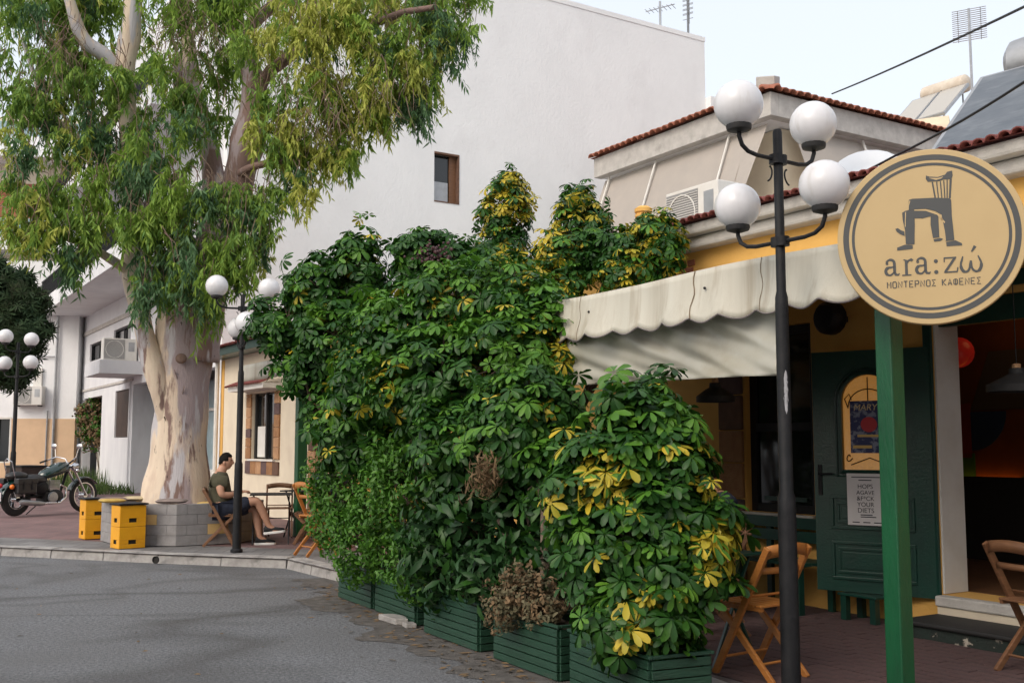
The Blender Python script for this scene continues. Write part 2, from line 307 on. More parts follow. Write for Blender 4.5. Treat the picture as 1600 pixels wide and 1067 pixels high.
# ---------------------------------------------------------------- white apartment building
def wallholes(g, u0, u1, z0, z1, y0, y1, holes):          # wall in the u-z plane with rectangular openings
    us = sorted({u0, u1}|{h[0] for h in holes}|{h[1] for h in holes}); zs = sorted({z0, z1}|{h[2] for h in holes}|{h[3] for h in holes})
    for i in range(len(us)-1):
        run = None
        for j in range(len(zs)-1):
            cu, cz = (us[i]+us[i+1])/2, (zs[j]+zs[j+1])/2
            solid = not any(h[0] < cu < h[1] and h[2] < cz < h[3] for h in holes)
            if solid:
                if run is None: run = zs[j]
            if (not solid or j == len(zs)-2) and run is not None:
                g.b(us[i], us[i+1], y0, y1, run, zs[j] if not solid else zs[j+1]); run = None
W = thing('apartment_building', 'tall white rendered apartment block with balconies rising behind the eucalyptus', 'building', fw(0,0,0), RZ)
U0, U1 = -38.8, -19.1
g = G(); wallholes(g, 5.75, 6.62, 0, 1, 0, 1, []) if False else None
# side wall facing the camera: plane u=U1, opening at y 5.75..6.65
yo0, yo1 = 5.72, 6.50
zt, zb = 9.62, 8.22
g = G(); g.b(U1-.3,U1,0,yo0,0,14.8); g.b(U1-.3,U1,yo1,15.7,0,14.8); g.b(U1-.3,U1,yo0,yo1,0,zb); g.b(U1-.3,U1,yo0,yo1,zt,14.8)
g.o('side_wall', M['white'], W)
g = G(); g.b(U0+.3,U1-.31,3.2,15.4,3.3,14.7); g.b(U0+.3,U1-.31,.62,3.2,5.9,14.7); g.o('core', M['whiteb'], W)
g = G(); g.b(U0,U1+.02,-.02,15.72,14.8,14.95); g.o('parapet_cap', M['white'], W)
g = G(); g.b(U1-.2,U1-.19,yo0+.04,yo1-.04,zb+.05,zt-.05); wi = g.o('pane', M['winglass'], W)
g = G(); g.b(U1-.185,U1-.14,yo1-.24,yo1-.002,zb+.02,zt-.02); g.o('window_shutter', M['woodd'], W)
g = G()
for y0_, y1_, z0_, z1_ in ((yo0,yo1,zt-.05,zt),(yo0,yo1,zb,zb+.03),(yo1-.04,yo1,zb+.03,zt-.05)): g.b(U1-.13,U1+.015,y0_,y1_,z0_,z1_)
g.o('window_frame', M['stone4'], W)
g = G(); g.b(U1-.17,U1-.15,yo0+.02,yo0+.5,zb+.04,zb+.6); g.o('window_blind', M['metalgrey'], W)
# street facade
g = G(); wallholes(g, U0, -28.4, 0, 5.9, 0, .3, [(-36.6,-33.2,0,3.35),(-31.0,-28.95,1.85,3.4),(-35.8,-32.9,4.7,5.35),(-31.6,-29.0,4.6,5.5)])
g.b(-28.4,U1-.3,0,.3,3.5,5.9); g.b(U0,U0+.3,.3,15.4,0,14.8); g.b(U0+.3,U1-.3,0,.3,5.9,14.8); g.b(-28.7,-28.4,.3,3.0,0,3.5)
g.o('street_wall', M['whiteb'], W)
g = G(); g.b(U0-.02,-28.38,-.04,-.003,3.62,3.70); g.b(U0-.02,U1-.3,-.05,-.003,5.75,5.9); g.o('string_course', M['concrete'], W)
g = G(); g.b(-28.39,U1-.31,1.5,1.55,.9,3.5); g.o('shop_window', M['shopglass'], W)
g = G(); g.b(-28.39,U1-.31,1.48,1.6,0,.9)
for u in (-26,-23.6,-21.2): g.b(u-.04,u+.04,1.44,1.495,.9,3.5)
g.b(-28.39,U1-.31,1.44,1.495,2.6,2.68); g.o('shop_frame', M['acwhite'], W)
g = G(); g.b(-30.98,-28.97,.05,.12,1.87,3.38); sh = g.o('window_shutter', M['brownshut'], W)
for a, b, z0, z1 in ((-35.8,-32.9,4.7,5.35),(-31.6,-29.0,4.6,5.5)):
    wo = G().b(a+.05,b-.05,.12,.14,z0+.05,z1-.05).o('window', M['winglass'], W)
    g = G(); g.b(a,b,.06,.11,z0,z0+.06); g.b(a,b,.06,.11,z1-.06,z1); [g.b(u-.03,u+.03,.06,.11,z0+.06,z1-.06) for u in (a+.03,(a+b)/2,b-.03)]; g.o('frame', M['black'], wo)
g = G(); g.b(-36.58,-33.22,.6,.66,0,1.75); g.o('gate', M['brownshut'], W); G().b(-35.9,-34.6,.40,.44,.2,1.7).o('leaning_panel', M['acwhite'], W)
# small canopy with the condenser
G().b(-29.6,-27.2,-1.25,-.003,3.75,4.15).o('porch_canopy', M['whiteb'], W)
def balcony(z, u0, u1, d, rail):
    o = G().b(u0,u1,-d,-.003,z,z+.2).b(u0,u1,-d,-d+.1,z+.2,z+.55).b(u0,u0+.1,-d+.1,-.003,z+.2,z+.55).o('balcony', M['whiteb'], W)
    g = G(); n = int((u1-u0)/.14)
    for i in range(n+1): u = u0+.05+(u1-u0-.1)*i/n; g.b(u-.012,u+.012,-d+.03,-d+.055,z+.55,z+1.25)
    for i in range(int(d/.14)): g.b(u0+.03,u0+.055,-d+.05+i*.14,-d+.074+i*.14,z+.55,z+1.25)
    g.b(u0,u1,-d+.02,-d+.065,z+1.25,z+1.29); g.b(u0+.02,u0+.065,-d+.066,-.003,z+1.25,z+1.29); g.o('railing', M['black'], o)
balcony(6.5, -39.6, -22.3, 1.6, 1); balcony(10.0, -38.9, -20.2, 1.6, 1)
for z in (6.9, 10.5):
    for u in (-36, -32, -28, -24.5):
        d = G().b(u,u+1.7,-.03,-.004,z+.05,z+2.3).o('balcony_door', M['brownshut'], W)
# drain pipes and a right-hand ledge
g = G(); g.tube([(-38.6,-.08,0),(-38.6,-.08,6.4)], .06, 8); g.tube([(-28.6,-.05,.2),(-28.6,-.05,3.6)], .03, 6); g.o('drain_pipe', M['whiteb'], W)
G().b(U1-2.2,U1+.25,15.702,16.6,12.4,12.9).o('rear_ledge', M['white'], W)
def antenna(name, label, loc, h, kind, g0):
    r = thing(name, label, 'antenna', loc, RZ+.5, g0)
    G().tube([(0,0,0),(0,0,h)], .04, 6).o('mast', M['metalgrey'], r)
    g = G()
    if kind == 0:
        g.tube([(-.5,0,h-.25),(.5,0,h-.2)], .02, 5)
        for i in range(7): g.tube([(-.45+i*.15,-.22,h-.25),(-.45+i*.15,.22,h-.25)], .012, 4)
    elif kind == 1:
        for k in range(5): g.tube([(-.18,0,h-.3-k*.16),(.18,0,h-.28-k*.16)], .014, 4)
        g.tube([(.05,0,h-1.1),(.05,0,h-.15)], .01, 4)
    else:
        for k in range(16): g.tube([(-.45,0,h-.02-k*.06),(.45,0,h-.02-k*.06)], .011, 4)
        g.tube([(-.3,.02,h-.95),(-.3,.02,h)], .01, 4); g.tube([(.3,.02,h-.95),(.3,.02,h)], .01, 4)
    g.o('elements', M['metalgrey'], r); return r
def onroof(px):
    best = min((abs(project(fw(-19.6, k*.05, 14.9))[0]-px), k*.05) for k in range(310)); return fw(-19.6, best[1], 14.93)
antenna('antenna', 'spidery television antenna, leftmost on the white block roof', onroof(1032), 1.1, 0, 'antennas on the white roof')
antenna('antenna', 'dark comb antenna on the white roof, left of the pair', onroof(1077), 1.7, 1, 'antennas on the white roof')
antenna('antenna', 'pale mast antenna nearest the white roof corner, right of the pair', onroof(1093), 1.9, 1, 'antennas on the white roof')
# ---------------------------------------------------------------- house with terracotta eaves
H = thing('tiled_house', 'house with terracotta tiled eaves and beige drop awnings above the cafe roof', 'building', fw(-9.8,9,0), RZ)
EZ = 8.68
g = G(); g.b(-6.2,-.6,.9,12,0,EZ); g.o('wall', M['cream'], H)
G().b(-6.4,0,0,.25,EZ,EZ+.52).b(-.25,0,.25,13,EZ,EZ+.52).o('fascia', M['concrete'], H, bevel=.01)
G().b(-6.4,-.26,.26,13,EZ+.02,EZ+.1).o('soffit', M['white'], H)
g = G(); apex = EZ+2.0
g.add([(-6.5,-.05,EZ+.54),(.05,-.05,EZ+.54),(.05,13,EZ+.54),(-6.5,13,EZ+.54),(-3.2,3.4,apex),(-3.2,9.6,apex)], [(0,1,4),(1,2,5,4),(2,3,5),(3,0,4,5)]); rf = g.o('roof', M['tile'], H)
def tilemesh(r, ln):
    g = G(); n = 6; ring = [(r*math.cos(math.pi*i/n), r*math.sin(math.pi*i/n)*.8) for i in range(n+1)]; ri = [(x*.80, z*.80) for x, z in ring]
    vv = []
    for y, s_ in ((-.06, 1.08), (ln, .9)):
        vv += [(x*s_, y, z*s_) for x, z in ring]+[(x*s_, y, z*s_) for x, z in ri]
    k = n+1; ff = []
    for i in range(n): ff += [(i, i+1, 2*k+i+1, 2*k+i), (k+i+1, k+i, 3*k+i, 3*k+i+1), (i+1, i, k+i, k+i+1)]
    g.add(vv, ff); return g.mesh('roof_tile', M['tile'], True, 60)
tm = tilemesh(.115, .45)
for i in range(28):
    o = mkobj('roof_tile', tm, rf); o.location = (-6.4+.115+.23*i, -.12, EZ+.53+rnd.uniform(-.01,.012)); o.rotation_euler = (R(20), rnd.uniform(-.04,.04), rnd.uniform(-.04,.04))
for i in range(52):
    o = mkobj('roof_tile', tm, rf); o.location = (.12, .05+.23*i, EZ+.53+rnd.uniform(-.01,.012)); o.rotation_euler = (R(20), rnd.uniform(-.04,.04), R(90)+rnd.uniform(-.04,.04))
G().cb((-.35,.3,EZ+.85), (.42,.42,.3), (.25,.1,.5)).o('ridge_stone', M['concrete'], rf, bevel=.02)
# drop awnings: cloth from the eave, leaning out, with white rods
def drop(u0, u1, side):
    g = G()
    if side == 0: fn = lambda a, b: (u0+(u1-u0)*a, .30-1.25*b-.05*math.sin(b*3.1), EZ-.06-3.5*b)
    else: fn = lambda a, b: (-.30+1.2*b, u0+(u1-u0)*a, EZ-.06-3.3*b)
    g.grid(fn, 10, 10); return g.o('drop_awning', M['fabric'], H, smooth=True)
a1 = drop(-6.3, -.95, 0); a2 = drop(1.0, 12, 1)
for u in (-6.0, -4.1, -1.5): G().tube([(u,.22,EZ-.02),(u+.0,-1.08,EZ-3.6)], .028, 6).o('awning_rod', M['acwhite'], a1)
for y in (3.2, 6.0, 9.0): G().tube([(-.22,y,EZ-.02),(1.02,y,EZ-3.4)], .028, 6).o('awning_rod', M['acwhite'], a2)
G().add([(-.95,.27,EZ-.06),(-.35,.27,EZ-.06),(-.9,-1.0,EZ-3.6),(-.95,-.98,EZ-3.56)], [(0,1,2,3)]).o('awning_flap', M['fabric'], H)
# rear block with the far solar heater
RB = thing('rear_building', 'cream rooftop block under the far solar heater', 'building', (11.2,30.5,0), R(-25))
G().b(-1.1,2.6,0,4,0,10.7).o('wall', M['cream'], RB); G().b(-1.2,2.7,-.1,4.1,10.7,10.85).b(-.1,1.6,.5,3.5,10.85,11.25).o('roof_slab', M['cream'], RB)
def heater(name, label, loc, rz, sc, tankmat, panelmat):
    r = thing(name, label, 'water heater', loc, rz, 'solar water heaters on the roofs'); r.scale = (sc,)*3
    for i in (0, 1):
        p_ = G().b(-1.02+i*1.04,-.02+i*1.04,0,1.75,0,.09).o('collector', M['metalgrey'], r); p_.rotation_euler = (R(42),0,0); p_.location = (0,-.6,.25)
        G().b(-.97+i*1.04,-.07+i*1.04,.05,1.7,.092,.098).o('collector_glass', panelmat, p_)
    t = G().lathe([(.001,-.82),(.2,-.81),(.28,-.74),(.29,-.6),(.29,.6),(.28,.74),(.2,.81),(.001,.82)], 20, T((0,.95,1.62), (0,R(90),0))).o('tank', tankmat, r, smooth=True)
    G().tube([(.05,.6,1.3),(.02,.68,1.5),(.1,.75,1.66)], .02, 6).o('pipe', M['black'], t)
    g = G(); [g.bar((x,1.0,0),(x,.95,1.4),.04,.04) for x in (-.6,.6)]; [g.bar((x,-.5,0),(x,-.5,.3),.04,.04) for x in (-.9,.9)]; g.o('stand', M['metalgrey'], r)
    return r
M['panelfar'] = mat('pale_collector_glass', (.42,.40,.36,1), None, rough=.25); M['panelnear'] = mat('blue_collector_glass', (.07,.085,.105,1), (.11,.125,.145,1), 4, .3, c3=(.2,.22,.24,1), s3=2, k3=(.55,.9), stretch=(1,3,1)); M['tankc'] = mat('stained_tank', (.62,.56,.47,1), (.50,.42,.33,1), 3, .5)
hf = heater('solar_heater', 'small cream stained tank and pale panels on the far rooftop', at(1464,170,30.5)+Vector((.3,1.4,-.35)), R(90)+math.atan2(-.55,-.85), .98, M['tankc'], M['panelfar'])
antenna('roof_antenna', 'tall thin mast with a grid antenna beside the far solar heater', (at(1521,185,29.0)), 3.2, 2, None)
# ---------------------------------------------------------------- unseen house added behind the viewpoint to shade terrace and doorway
OH = thing('added_shade_house', 'long two storey house added unseen behind the viewpoint to shade the terrace', 'building', (-14,-8,0), R(-8))
hs_ = [(x, x+1.3, z, z+1.5) for x in range(2, 40, 4) for z in (1.0, 4.3)]
g = G(); wallholes(g, 0, 42, 0, 7.6, -.3, 0, hs_); g.o('wall', M['cream'], OH); G().b(0,42,-8,-.31,7.3,7.6).o('roof_slab', M['concrete'], OH); G().b(-.1,42.1,-.3,.25,7.605,7.8).o('cornice', M['concrete'], OH)
for x0_, x1_, z0_, z1_ in hs_: G().b(x0_+.02,x1_-.02,-.2,-.17,z0_+.02,z1_-.02).o('window', M['winglass'], OH)
# ---------------------------------------------------------------- cafe
CF = thing('cafe_building', 'yellow one storey cafe with tiled cornice and dark open doorway', 'building', fw(0,0,0), RZ)
g = G(); wallholes(g, -13.3, 5.2, 0, 3.68, 0, .32, [(-1.58,-.72,.95,2.72),(.58,3.4,.40,2.75),(-9.8,-8.4,1.0,2.5)]); g.o('wall', M['yellow'], CF)
G().b(-13.3,5.2,.33,9,3.7,3.86).o('roof_slab', M['concrete'], CF)
cor = G().b(-13.3,5.2,-.16,.34,3.62,3.74).b(-13.3,5.2,-.26,.34,3.742,3.86).o('cornice', M['concrete'], CF, bevel=.03)
tm2 = tilemesh(.052, .36); tm2.materials[0] = M['tiledark']; cov = G().add([(-13.3,-.3,3.872),(5.2,-.3,3.872),(5.2,.2,3.95),(-13.3,.2,3.95)], [(0,1,2,3)]).o('tile_bed', M['tiledark'], cor)
for i in range(82):
    o = mkobj('edge_tile', tm2, cor); o.location = (-4.0+.108*i, -.29, 3.87+rnd.uniform(-.006,.006)); o.rotation_euler = (R(9), rnd.uniform(-.05,.05), rnd.uniform(-.05,.05))
# shed plaster: exposed bricks near the top of the wall
for i in range(9):
    o = G().cb((-2.62+.14*(i % 3)+rnd.uniform(-.02,.02), -.004, 3.36+.075*(i//3)), (rnd.uniform(.10,.15),.02,.062), (0,rnd.uniform(-.08,.08),0)).o('exposed_brick', M['tile'], CF, bevel=.006)
# stone pilaster left of the window
z = .13; k = 0
while z < 2.7:
    h = rnd.uniform(.26,.36); G().b(-1.93,-1.60,-.035,-.003,z+.006,min(z+h,2.72)-.006).o('stone', M[['stone1','stone4','stone2','stone1'][k % 4]], CF, bevel=.01); z += h; k += 1
z = .13
while z < .9:
    h = .26; G().b(-.70,.56,-.03,-.003,z+.004,z+h-.004).o('stone', M['yellow'], CF, bevel=.008) if False else None; z += h
# window
wf = G()
for a, b, c_, d_ in ((-1.58,-1.50,.95,2.72),(-.80,-.72,.95,2.72),(-1.50,-.80,.95,1.03),(-1.50,-.80,2.64,2.72),(-1.50,-.80,1.72,1.80)): wf.b(a,b,.06,.14,c_,d_)
wf = wf.o('window', M['black'], CF, bevel=.006)
G().b(-1.50,-.80,.09,.10,1.80,2.64).o('pane', M['winglass'], wf); G().b(-1.50,-.80,.09,.10,1.03,1.72).o('pane', M['winglass'], wf)
G().b(-1.42,-.88,.07,.088,1.06,1.10).o('pane_label', M['dgreen'], wf); G().b(-1.62,-.68,-.08,.05,.91,.948).o('sill', M['concrete'], wf, bevel=.006)
# doorway: jamb, lintel, threshold, steps
G().b(.583,.60,.003,.30,.405,2.745).o('door_jamb', M['acwhite'], CF); G().b(.50,.578,-.03,-.003,.36,2.80).b(.50,3.45,-.03,-.003,2.80,2.92).o('door_frame', M['dgreen'], CF, bevel=.006)
G().b(.60,3.4,.05,.12,2.55,2.745).o('transom', M['dgreen'], CF)
G().b(.59,3.4,-.12,-.003,.32,.40).o('threshold', M['concrete'], CF, bevel=.012); G().b(.60,3.4,-.10,-.004,.13,.318).o('upper_riser', M['cream'], CF)
st = G().b(.62,3.3,-.55,-.104,.11,.225).o('lower_step', mat('peeling_step_paint', (.01,.028,.022,1), (.016,.02,.018,1), 5, .7, .5, 40, c3=(.42,.38,.32,1), s3=5, k3=(.60,.63)), CF)
G().b(.60,3.32,-.58,-.103,.227,.262).o('step_slab', M['darkgrey'], st, bevel=.012)
# room behind the doorway
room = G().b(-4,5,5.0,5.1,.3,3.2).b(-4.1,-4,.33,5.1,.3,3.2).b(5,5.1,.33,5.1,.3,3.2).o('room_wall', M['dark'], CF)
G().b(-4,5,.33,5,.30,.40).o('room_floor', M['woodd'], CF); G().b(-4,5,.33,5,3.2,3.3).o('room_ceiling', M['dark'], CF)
mur = G().b(-3.2,1.2,2.98,3.0,1.22,3.1).o('mural', mat('orange_mural', (.16,.045,.012,1), (.12,.035,.010,1), 3, .8), CF)
def arc(cx, cz, r, a0, a1, n=14): return [(cx, cz)]+[(cx+r*math.cos(R(a0+(a1-a0)*i/n)), cz+r*math.sin(R(a0+(a1-a0)*i/n))) for i in range(n+1)]
MX = T((0,2.972,0), (R(90),0,0))
for nm, poly, col in (('blue_shape', arc(-1.15,1.95,.42,-90,0), (.012,.04,.10,1)), ('red_shape', arc(-1.15,1.45,.6,90,180), (.20,.02,.015,1)), ('green_shape', [(-1.32,1.23),(-1.12,1.23),(-1.12,1.5),(-1.32,1.5)], (.02,.12,.02,1)), ('dark_shape', [(-.6,1.23),(.4,1.23),(.4,2.0)], (.015,.05,.02,1)), ('grey_shape', [(-1.15,1.97),(.5,1.97),(.5,2.6),(-.9,2.6)], (.07,.06,.045,1)),
    ('bottle_shape', [(-1.62,1.95),(-1.34,1.95),(-1.34,2.35),(-1.42,2.5),(-1.44,2.8),(-1.52,2.8),(-1.54,2.5),(-1.62,2.35)], (.008,.008,.008,1))):
    G().prism(poly, -.004, .006, MX).o(nm, mat(nm, col, None, rough=.8), mur)
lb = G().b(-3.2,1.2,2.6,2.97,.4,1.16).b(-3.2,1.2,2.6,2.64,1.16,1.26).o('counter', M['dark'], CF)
ls = tag(G().b(-3.0,1.2,2.93,2.96,1.165,1.185).o('light_strip', mat('amber_light', (1,.4,.05,1), emit=(1,.33,.03,1), estr=3.0)), 'glowing amber light strip along the foot of the mural', 'light'); ls.location = fw(0,0,0); ls.rotation_euler = (0,0,RZ)
rl = thing('red_globe_lamp', 'glowing red globe lamp hanging inside the doorway', 'lamp', fw(-.80,2.3,2.55), RZ)
G().sph((0,0,0), .16).o('globe', mat('red_glass', (.5,.02,.015,1), emit=(1,.05,.03,1), estr=.03, rough=.3), rl, smooth=True); G().tube([(0,0,.15),(0,0,.64)], .008, 6).o('cord', M['black'], rl)
wl = bpy.data.lights.new('room_glow', 'POINT'); wl.energy = .6; wl.color = (1,.55,.2); wl.shadow_soft_size = .2; wlo = bpy.data.objects.new('room_glow', wl); wlo.location = fw(-.4,2.4,2.9); C.objects.link(wlo)
# open door leaf
hx, hy = 3.43, 8.63; ex, ey = 2.63, 9.24; dz = math.atan2(ey-hy, ex-hx); DW = 1.0
D = thing('door_leaf', 'dark green panelled door with arched glass standing open against the wall', 'door', (hx,hy,.36), dz)    # x from hinge to handle, +y towards wall? front is +y side rotated
sgn = 1  # the street face
def dpoly(x0, x1, z0, z1): return [(x0,z0),(x1,z0),(x1,z1),(x0,z1)]
arch = [(.30,1.02),(.74,1.02),(.74,1.60)]+[(.52+.22*math.cos(R(a)), 1.60+.22*math.sin(R(a))) for a in range(15, 166, 15)]+[(.30,1.60)]
DX = T((0,0,0), (R(90),0,0))
g = G(); g.b(0,1,-.02,.025,0,1.0); g.b(0,.28,-.02,.025,1.0,2.03); g.b(.76,1,-.02,.025,1.0,2.03); g.b(.28,.76,-.02,.025,1.86,2.03)
# spandrels around the arch
for sx in (-1, 1):
    pts = [(.52+sx*.24,1.86),(.52+sx*.24,1.60)]+[(.52+sx*.235*math.cos(R(a)), 1.60+.235*math.sin(R(a))) for a in range(0, 91, 10)]+[(.52,1.86)]
    if sx < 0: pts = pts[::-1]
    g.prism(pts, -.025, .02, DX)
g.b(.28,.76,-.02,.025,1.0,1.02)
leaf_slab = g.o('leaf', M['dgreen'], D)
# local: door root +x runs from hinge to handle. which side faces the street?
tst = Matrix.Rotation(dz, 3, 'Z') @ Vector((0,1,0)); sgn = 1 if tst.dot(Vector((-hx,-hy,0))) > 0 else -1
def df(g, x0, x1, z0, z1, a, b): # box on the street face, from depth a to b
    y0, y1 = sorted((sgn*(.025+a), sgn*(.025+b))) if sgn > 0 else sorted((-(.02+a), -(.02+b))); g.b(x0, x1, y0, y1, z0, z1)
g = G()
for x0, x1, z0, z1 in ((.16,.86,.52,.80),(.16,.86,.10,.42)):
    for k, (i, h) in enumerate(((0,.016),(.05,.010))):
        df(g, x0+i, x1-i, z0+i, z0+i+.025, .0, h); df(g, x0+i, x1-i, z1-i-.025, z1-i, .0, h); df(g, x0+i, x0+i+.025, z0+i+.0251, z1-i-.0251, .0, h); df(g, x1-i-.025, x1-i, z0+i+.0251, z1-i-.0251, .0, h)
    df(g, x0+.09, x1-.09, z0+.09, z1-.09, 0, .008)
g.o('panel_moulding', M['dgreen'], D, bevel=.004)
g = G(); fy = sgn*.03 if sgn > 0 else -.028
ring = [(.28,1.0),(.76,1.0),(.76,1.60)]+[(.52+.24*math.cos(R(a)), 1.60+.24*math.sin(R(a))) for a in range(10, 171, 10)]+[(.28,1.60),(.28,1.0)]
g.tube([(x, fy, z) for x, z in ring], .022, 6); ring2 = [(.52+(x-.52)*1.14, 1.43+(z-1.43)*1.08) for x, z in ring]; g.tube([(x, fy, z) for x, z in ring2], .010, 6); g.o('arch_moulding', M['dgreen'], D, smooth=True)
gl = G(); gl.prism(arch, -.004, .004, DX); gl = gl.o('glass', mat('amber_glow_glass', (.42,.36,.28,1), (.50,.40,.26,1), 30, .25, .5, 60, emit=(1,.42,.06,1), estr=.10), D)  # weak amber emission stands in for lamplight behind the pane
fy2 = sgn*.012
g = G(); g.tube([(.52+.17*math.cos(R(a)), fy2, 1.55+.15*math.sin(R(a))) for a in range(0,181,15)], .005, 5)
for s_ in (-1, 1):
    g.tube([(.52+s_*(.17-.04*math.cos(t*.9)*t/6), fy2, 1.08+.05*math.sin(t)*t/6+.05) for t in [k*.6 for k in range(11)]], .005, 5)
    g.tube([(.52+s_*.17, fy2, 1.54),(.52+s_*.20, fy2, 1.62),(.52+s_*.16, fy2, 1.66),(.52+s_*.14, fy2, 1.61)], .005, 5)
g.tube([(.52,fy2,1.60),(.52,fy2,1.80)], .005, 5); g.tube([(.36,fy2,1.06),(.52,fy2,1.12),(.68,fy2,1.06)], .005, 5); g.o('iron_scrolls', M['black'], gl)
h = G(); df(h, .93,.965,.80,1.06, 0,.01); yy = sgn*.07; h.tube([(.947,sgn*.03,.98),(.947,yy,.98),(.82,yy,.985)], .009, 6); h.o('handle', M['black'], D, bevel=.002)
hg = G(); [hg.tube([(0,sgn*.0+.0,z),(0,0,z+.12)], .016, 8) for z in (.2,1.0,1.75)]; hg.o('hinge', M['darkgrey'], D)
# posters
def text(body, size, x, z, mt, parent, y, face, name='lettering', align='CENTER', extr=.0006, sx=1, shear=0):
    c = bpy.data.curves.new(name, 'FONT'); c.body = body; c.size = size; c.align_x = align; c.extrude = extr; c.shear = shear; c.materials.append(mt)
    ob = bpy.data.objects.new('tmp', c); C.objects.link(ob); me = bpy.data.meshes.new_from_object(ob.evaluated_get(bpy.context.evaluated_depsgraph_get())); bpy.data.objects.remove(ob); o = mkobj(name, me, parent); o.location = (x, y, z); o.rotation_euler = (R(90),0,0 if face < 0 else R(180)); o.scale = (sx,1,1); return o
M['paper'] = mat('paper', (.62,.60,.60,1), (.56,.54,.55,1), 3, .8); M['ink'] = mat('ink', (.02,.018,.03,1), None, rough=.8)
def on_door(x): return x
PP = thing('paper_poster', 'white paper poster with hand lettered lines on the lower door', 'poster', D.location, dz)
yq = sgn*.0445
q = G(); q.b(.40,.71, min(yq,yq+sgn*.0015), max(yq,yq+sgn*.0015), .56,.99); q.o('sheet', M['paper'], PP)
for i, (t, s_) in enumerate((('HOPS',.052),('AGAVE',.048),('&F*CK',.052),('YOUR',.052),('DIETS',.055))): text(t, s_, .555, .865-.050*i, M['ink'], PP, yq+sgn*.0025, sgn, sx=1.0)
for zz, s_, t in ((.965,.016,'thursday 29 august'),(.94,.012,'open air'),(.575,.014,'festival'),(.56,.012,'craft beer food bar')): pass
q = G()
for zz, x0, x1 in ((.955,.43,.67),(.930,.50,.61),(.625,.47,.60),(.642,.50,.60),(.58,.43,.49),(.58,.52,.58),(.58,.61,.67)): q.b(x0,x1,min(yq+sgn*.002,yq+sgn*.003),max(yq+sgn*.002,yq+sgn*.003),zz,zz+.008)
stuff(q.o('small_print', M['ink'], PP))
PQ = thing('concert_poster', 'dark blue illustrated poster behind the door ironwork', 'poster', D.location, dz)
yq = sgn*.0052
q = G(); q.b(.36,.68,min(yq,yq+sgn*.001),max(yq,yq+sgn*.001),1.16,1.60); q.o('sheet', mat('blue_print', (.025,.03,.11,1), (.20,.22,.30,1), 14, .6, contrast=(.48,.56)), PQ)
text('MARY J', .075, .53, 1.52, mat('cream_ink', (.70,.55,.30,1)), PQ, yq+sgn*.002, sgn, shear=.2)
q = G(); q.prism([(.52+.07*math.cos(R(a)), 1.40+.065*math.sin(R(a))) for a in range(0,360,20)], -.0005, .0005, T((0,yq+sgn*.002,0),(R(90),0,0))); q.o('red_disc', mat('red_ink', (.45,.03,.04,1)), PQ)
q = G(); q.b(.44,.62,min(yq+sgn*.0015,yq+sgn*.002),max(yq+sgn*.0015,yq+sgn*.002),1.295,1.315); q.b(.50,.66,min(yq+sgn*.0015,yq+sgn*.002),max(yq+sgn*.0015,yq+sgn*.002),1.20,1.225); q.o('printed_band', mat('ochre_ink', (.6,.4,.12,1)), PQ)
# speaker above the door
SP = thing('wall_speaker', 'round black loudspeaker on the wall above the open door', 'speaker', fw(-.30,-.16,2.70), RZ)
G().lathe([(.001,-.02),(.13,-.02),(.15,.01),(.145,.10),(.11,.14),(.001,.15)], 18, T((0,0,0),(R(90),0,0))).o('body', M['black'], SP, smooth=True); G().cb((0,.09,0),(.05,.13,.05)).o('bracket', M['darkgrey'], SP)
# beige annex left of the cafe
AN = thing('cream_annex', 'cream one storey house end with stone framed window behind the seated man', 'building', fw(0,0,0), RZ)
g = G(); wallholes(g, -19.08, -13.32, 0, 3.66, -.003, .3, [(-16.7,-15.2,1.3,2.72)]); g.o('wall', M['cream'], AN)
G().b(-19.05,-13.32,-.42,.4,3.62,3.80).o('eave_board', M['dgreen'], AN, bevel=.01); G().b(-19.05,-13.32,.41,9,3.5,3.7).o('roof_slab', M['concrete'], AN)
for i in range(52):
    o = mkobj('edge_tile', tm2, AN); o.location = (-19.0+.110*i, -.46, 3.81+rnd.uniform(-.008,.008)); o.rotation_euler = (R(14), 0, rnd.uniform(-.05,.05))
G().add([(-19.05,-.45,3.805),(-13.32,-.45,3.805),(-13.32,2,4.3),(-19.05,2,4.3)], [(0,1,2,3)]).o('roof_sheet', M['tile'], AN)
an = G(); an.b(-16.66,-15.24,.12,.14,1.34,2.68); an = an.o('window', M['winglass'], AN)
g = G(); [g.b(u-.04,u+.04,.06,.115,1.30,2.72) for u in (-16.66,-15.95,-15.24)]; g.o('frame', M['darkgrey'], an); G().b(-16.6,-15.99,.10,.118,1.34,2.0).o('curtain', M['acwhite'], an); G().b(-16.75,-15.15,-.07,.05,1.26,1.298).o('sill', M['acwhite'], an)
k = 0
for side in (-17.02, -15.195):
    z = 1.30
    while z < 2.70:
        h = rnd.uniform(.18,.27); G().b(side,side+.315,-.04,.055,z+.004,min(z+h,2.72)-.004).o('stone', M[['stone1','stone3','stone2','stone1','stone3'][(k*7+int(side)) % 5]], AN, bevel=.008); z += h; k += 1
for i in range(6):
    u = -17.02+.356*i; G().b(u+.004,u+.352,-.041,-.004,.98,1.255).o('stone', M[['stone2','stone1','stone3','stone2','stone1','stone4'][i]], AN, bevel=.008)
hd = G().b(-17.15,-14.8,-.42,-.004,2.76,2.86).o('window_hood', M['acwhite'], AN)
for i in range(20):
    o = mkobj('hood_tile', tm2, hd); o.location = (-17.08+.115*i,-.44,2.87); o.rotation_euler = (R(22),0,0)
G().b(-19.0,-18.8,-.02,-.004,0,3.6).o('corner_stripe', M['yellow'], AN); G().tube([(-19.0,-.12,0),(-19.0,-.12,3.7)], .055, 8).o('drain_pipe', M['acwhite'], AN, smooth=True)
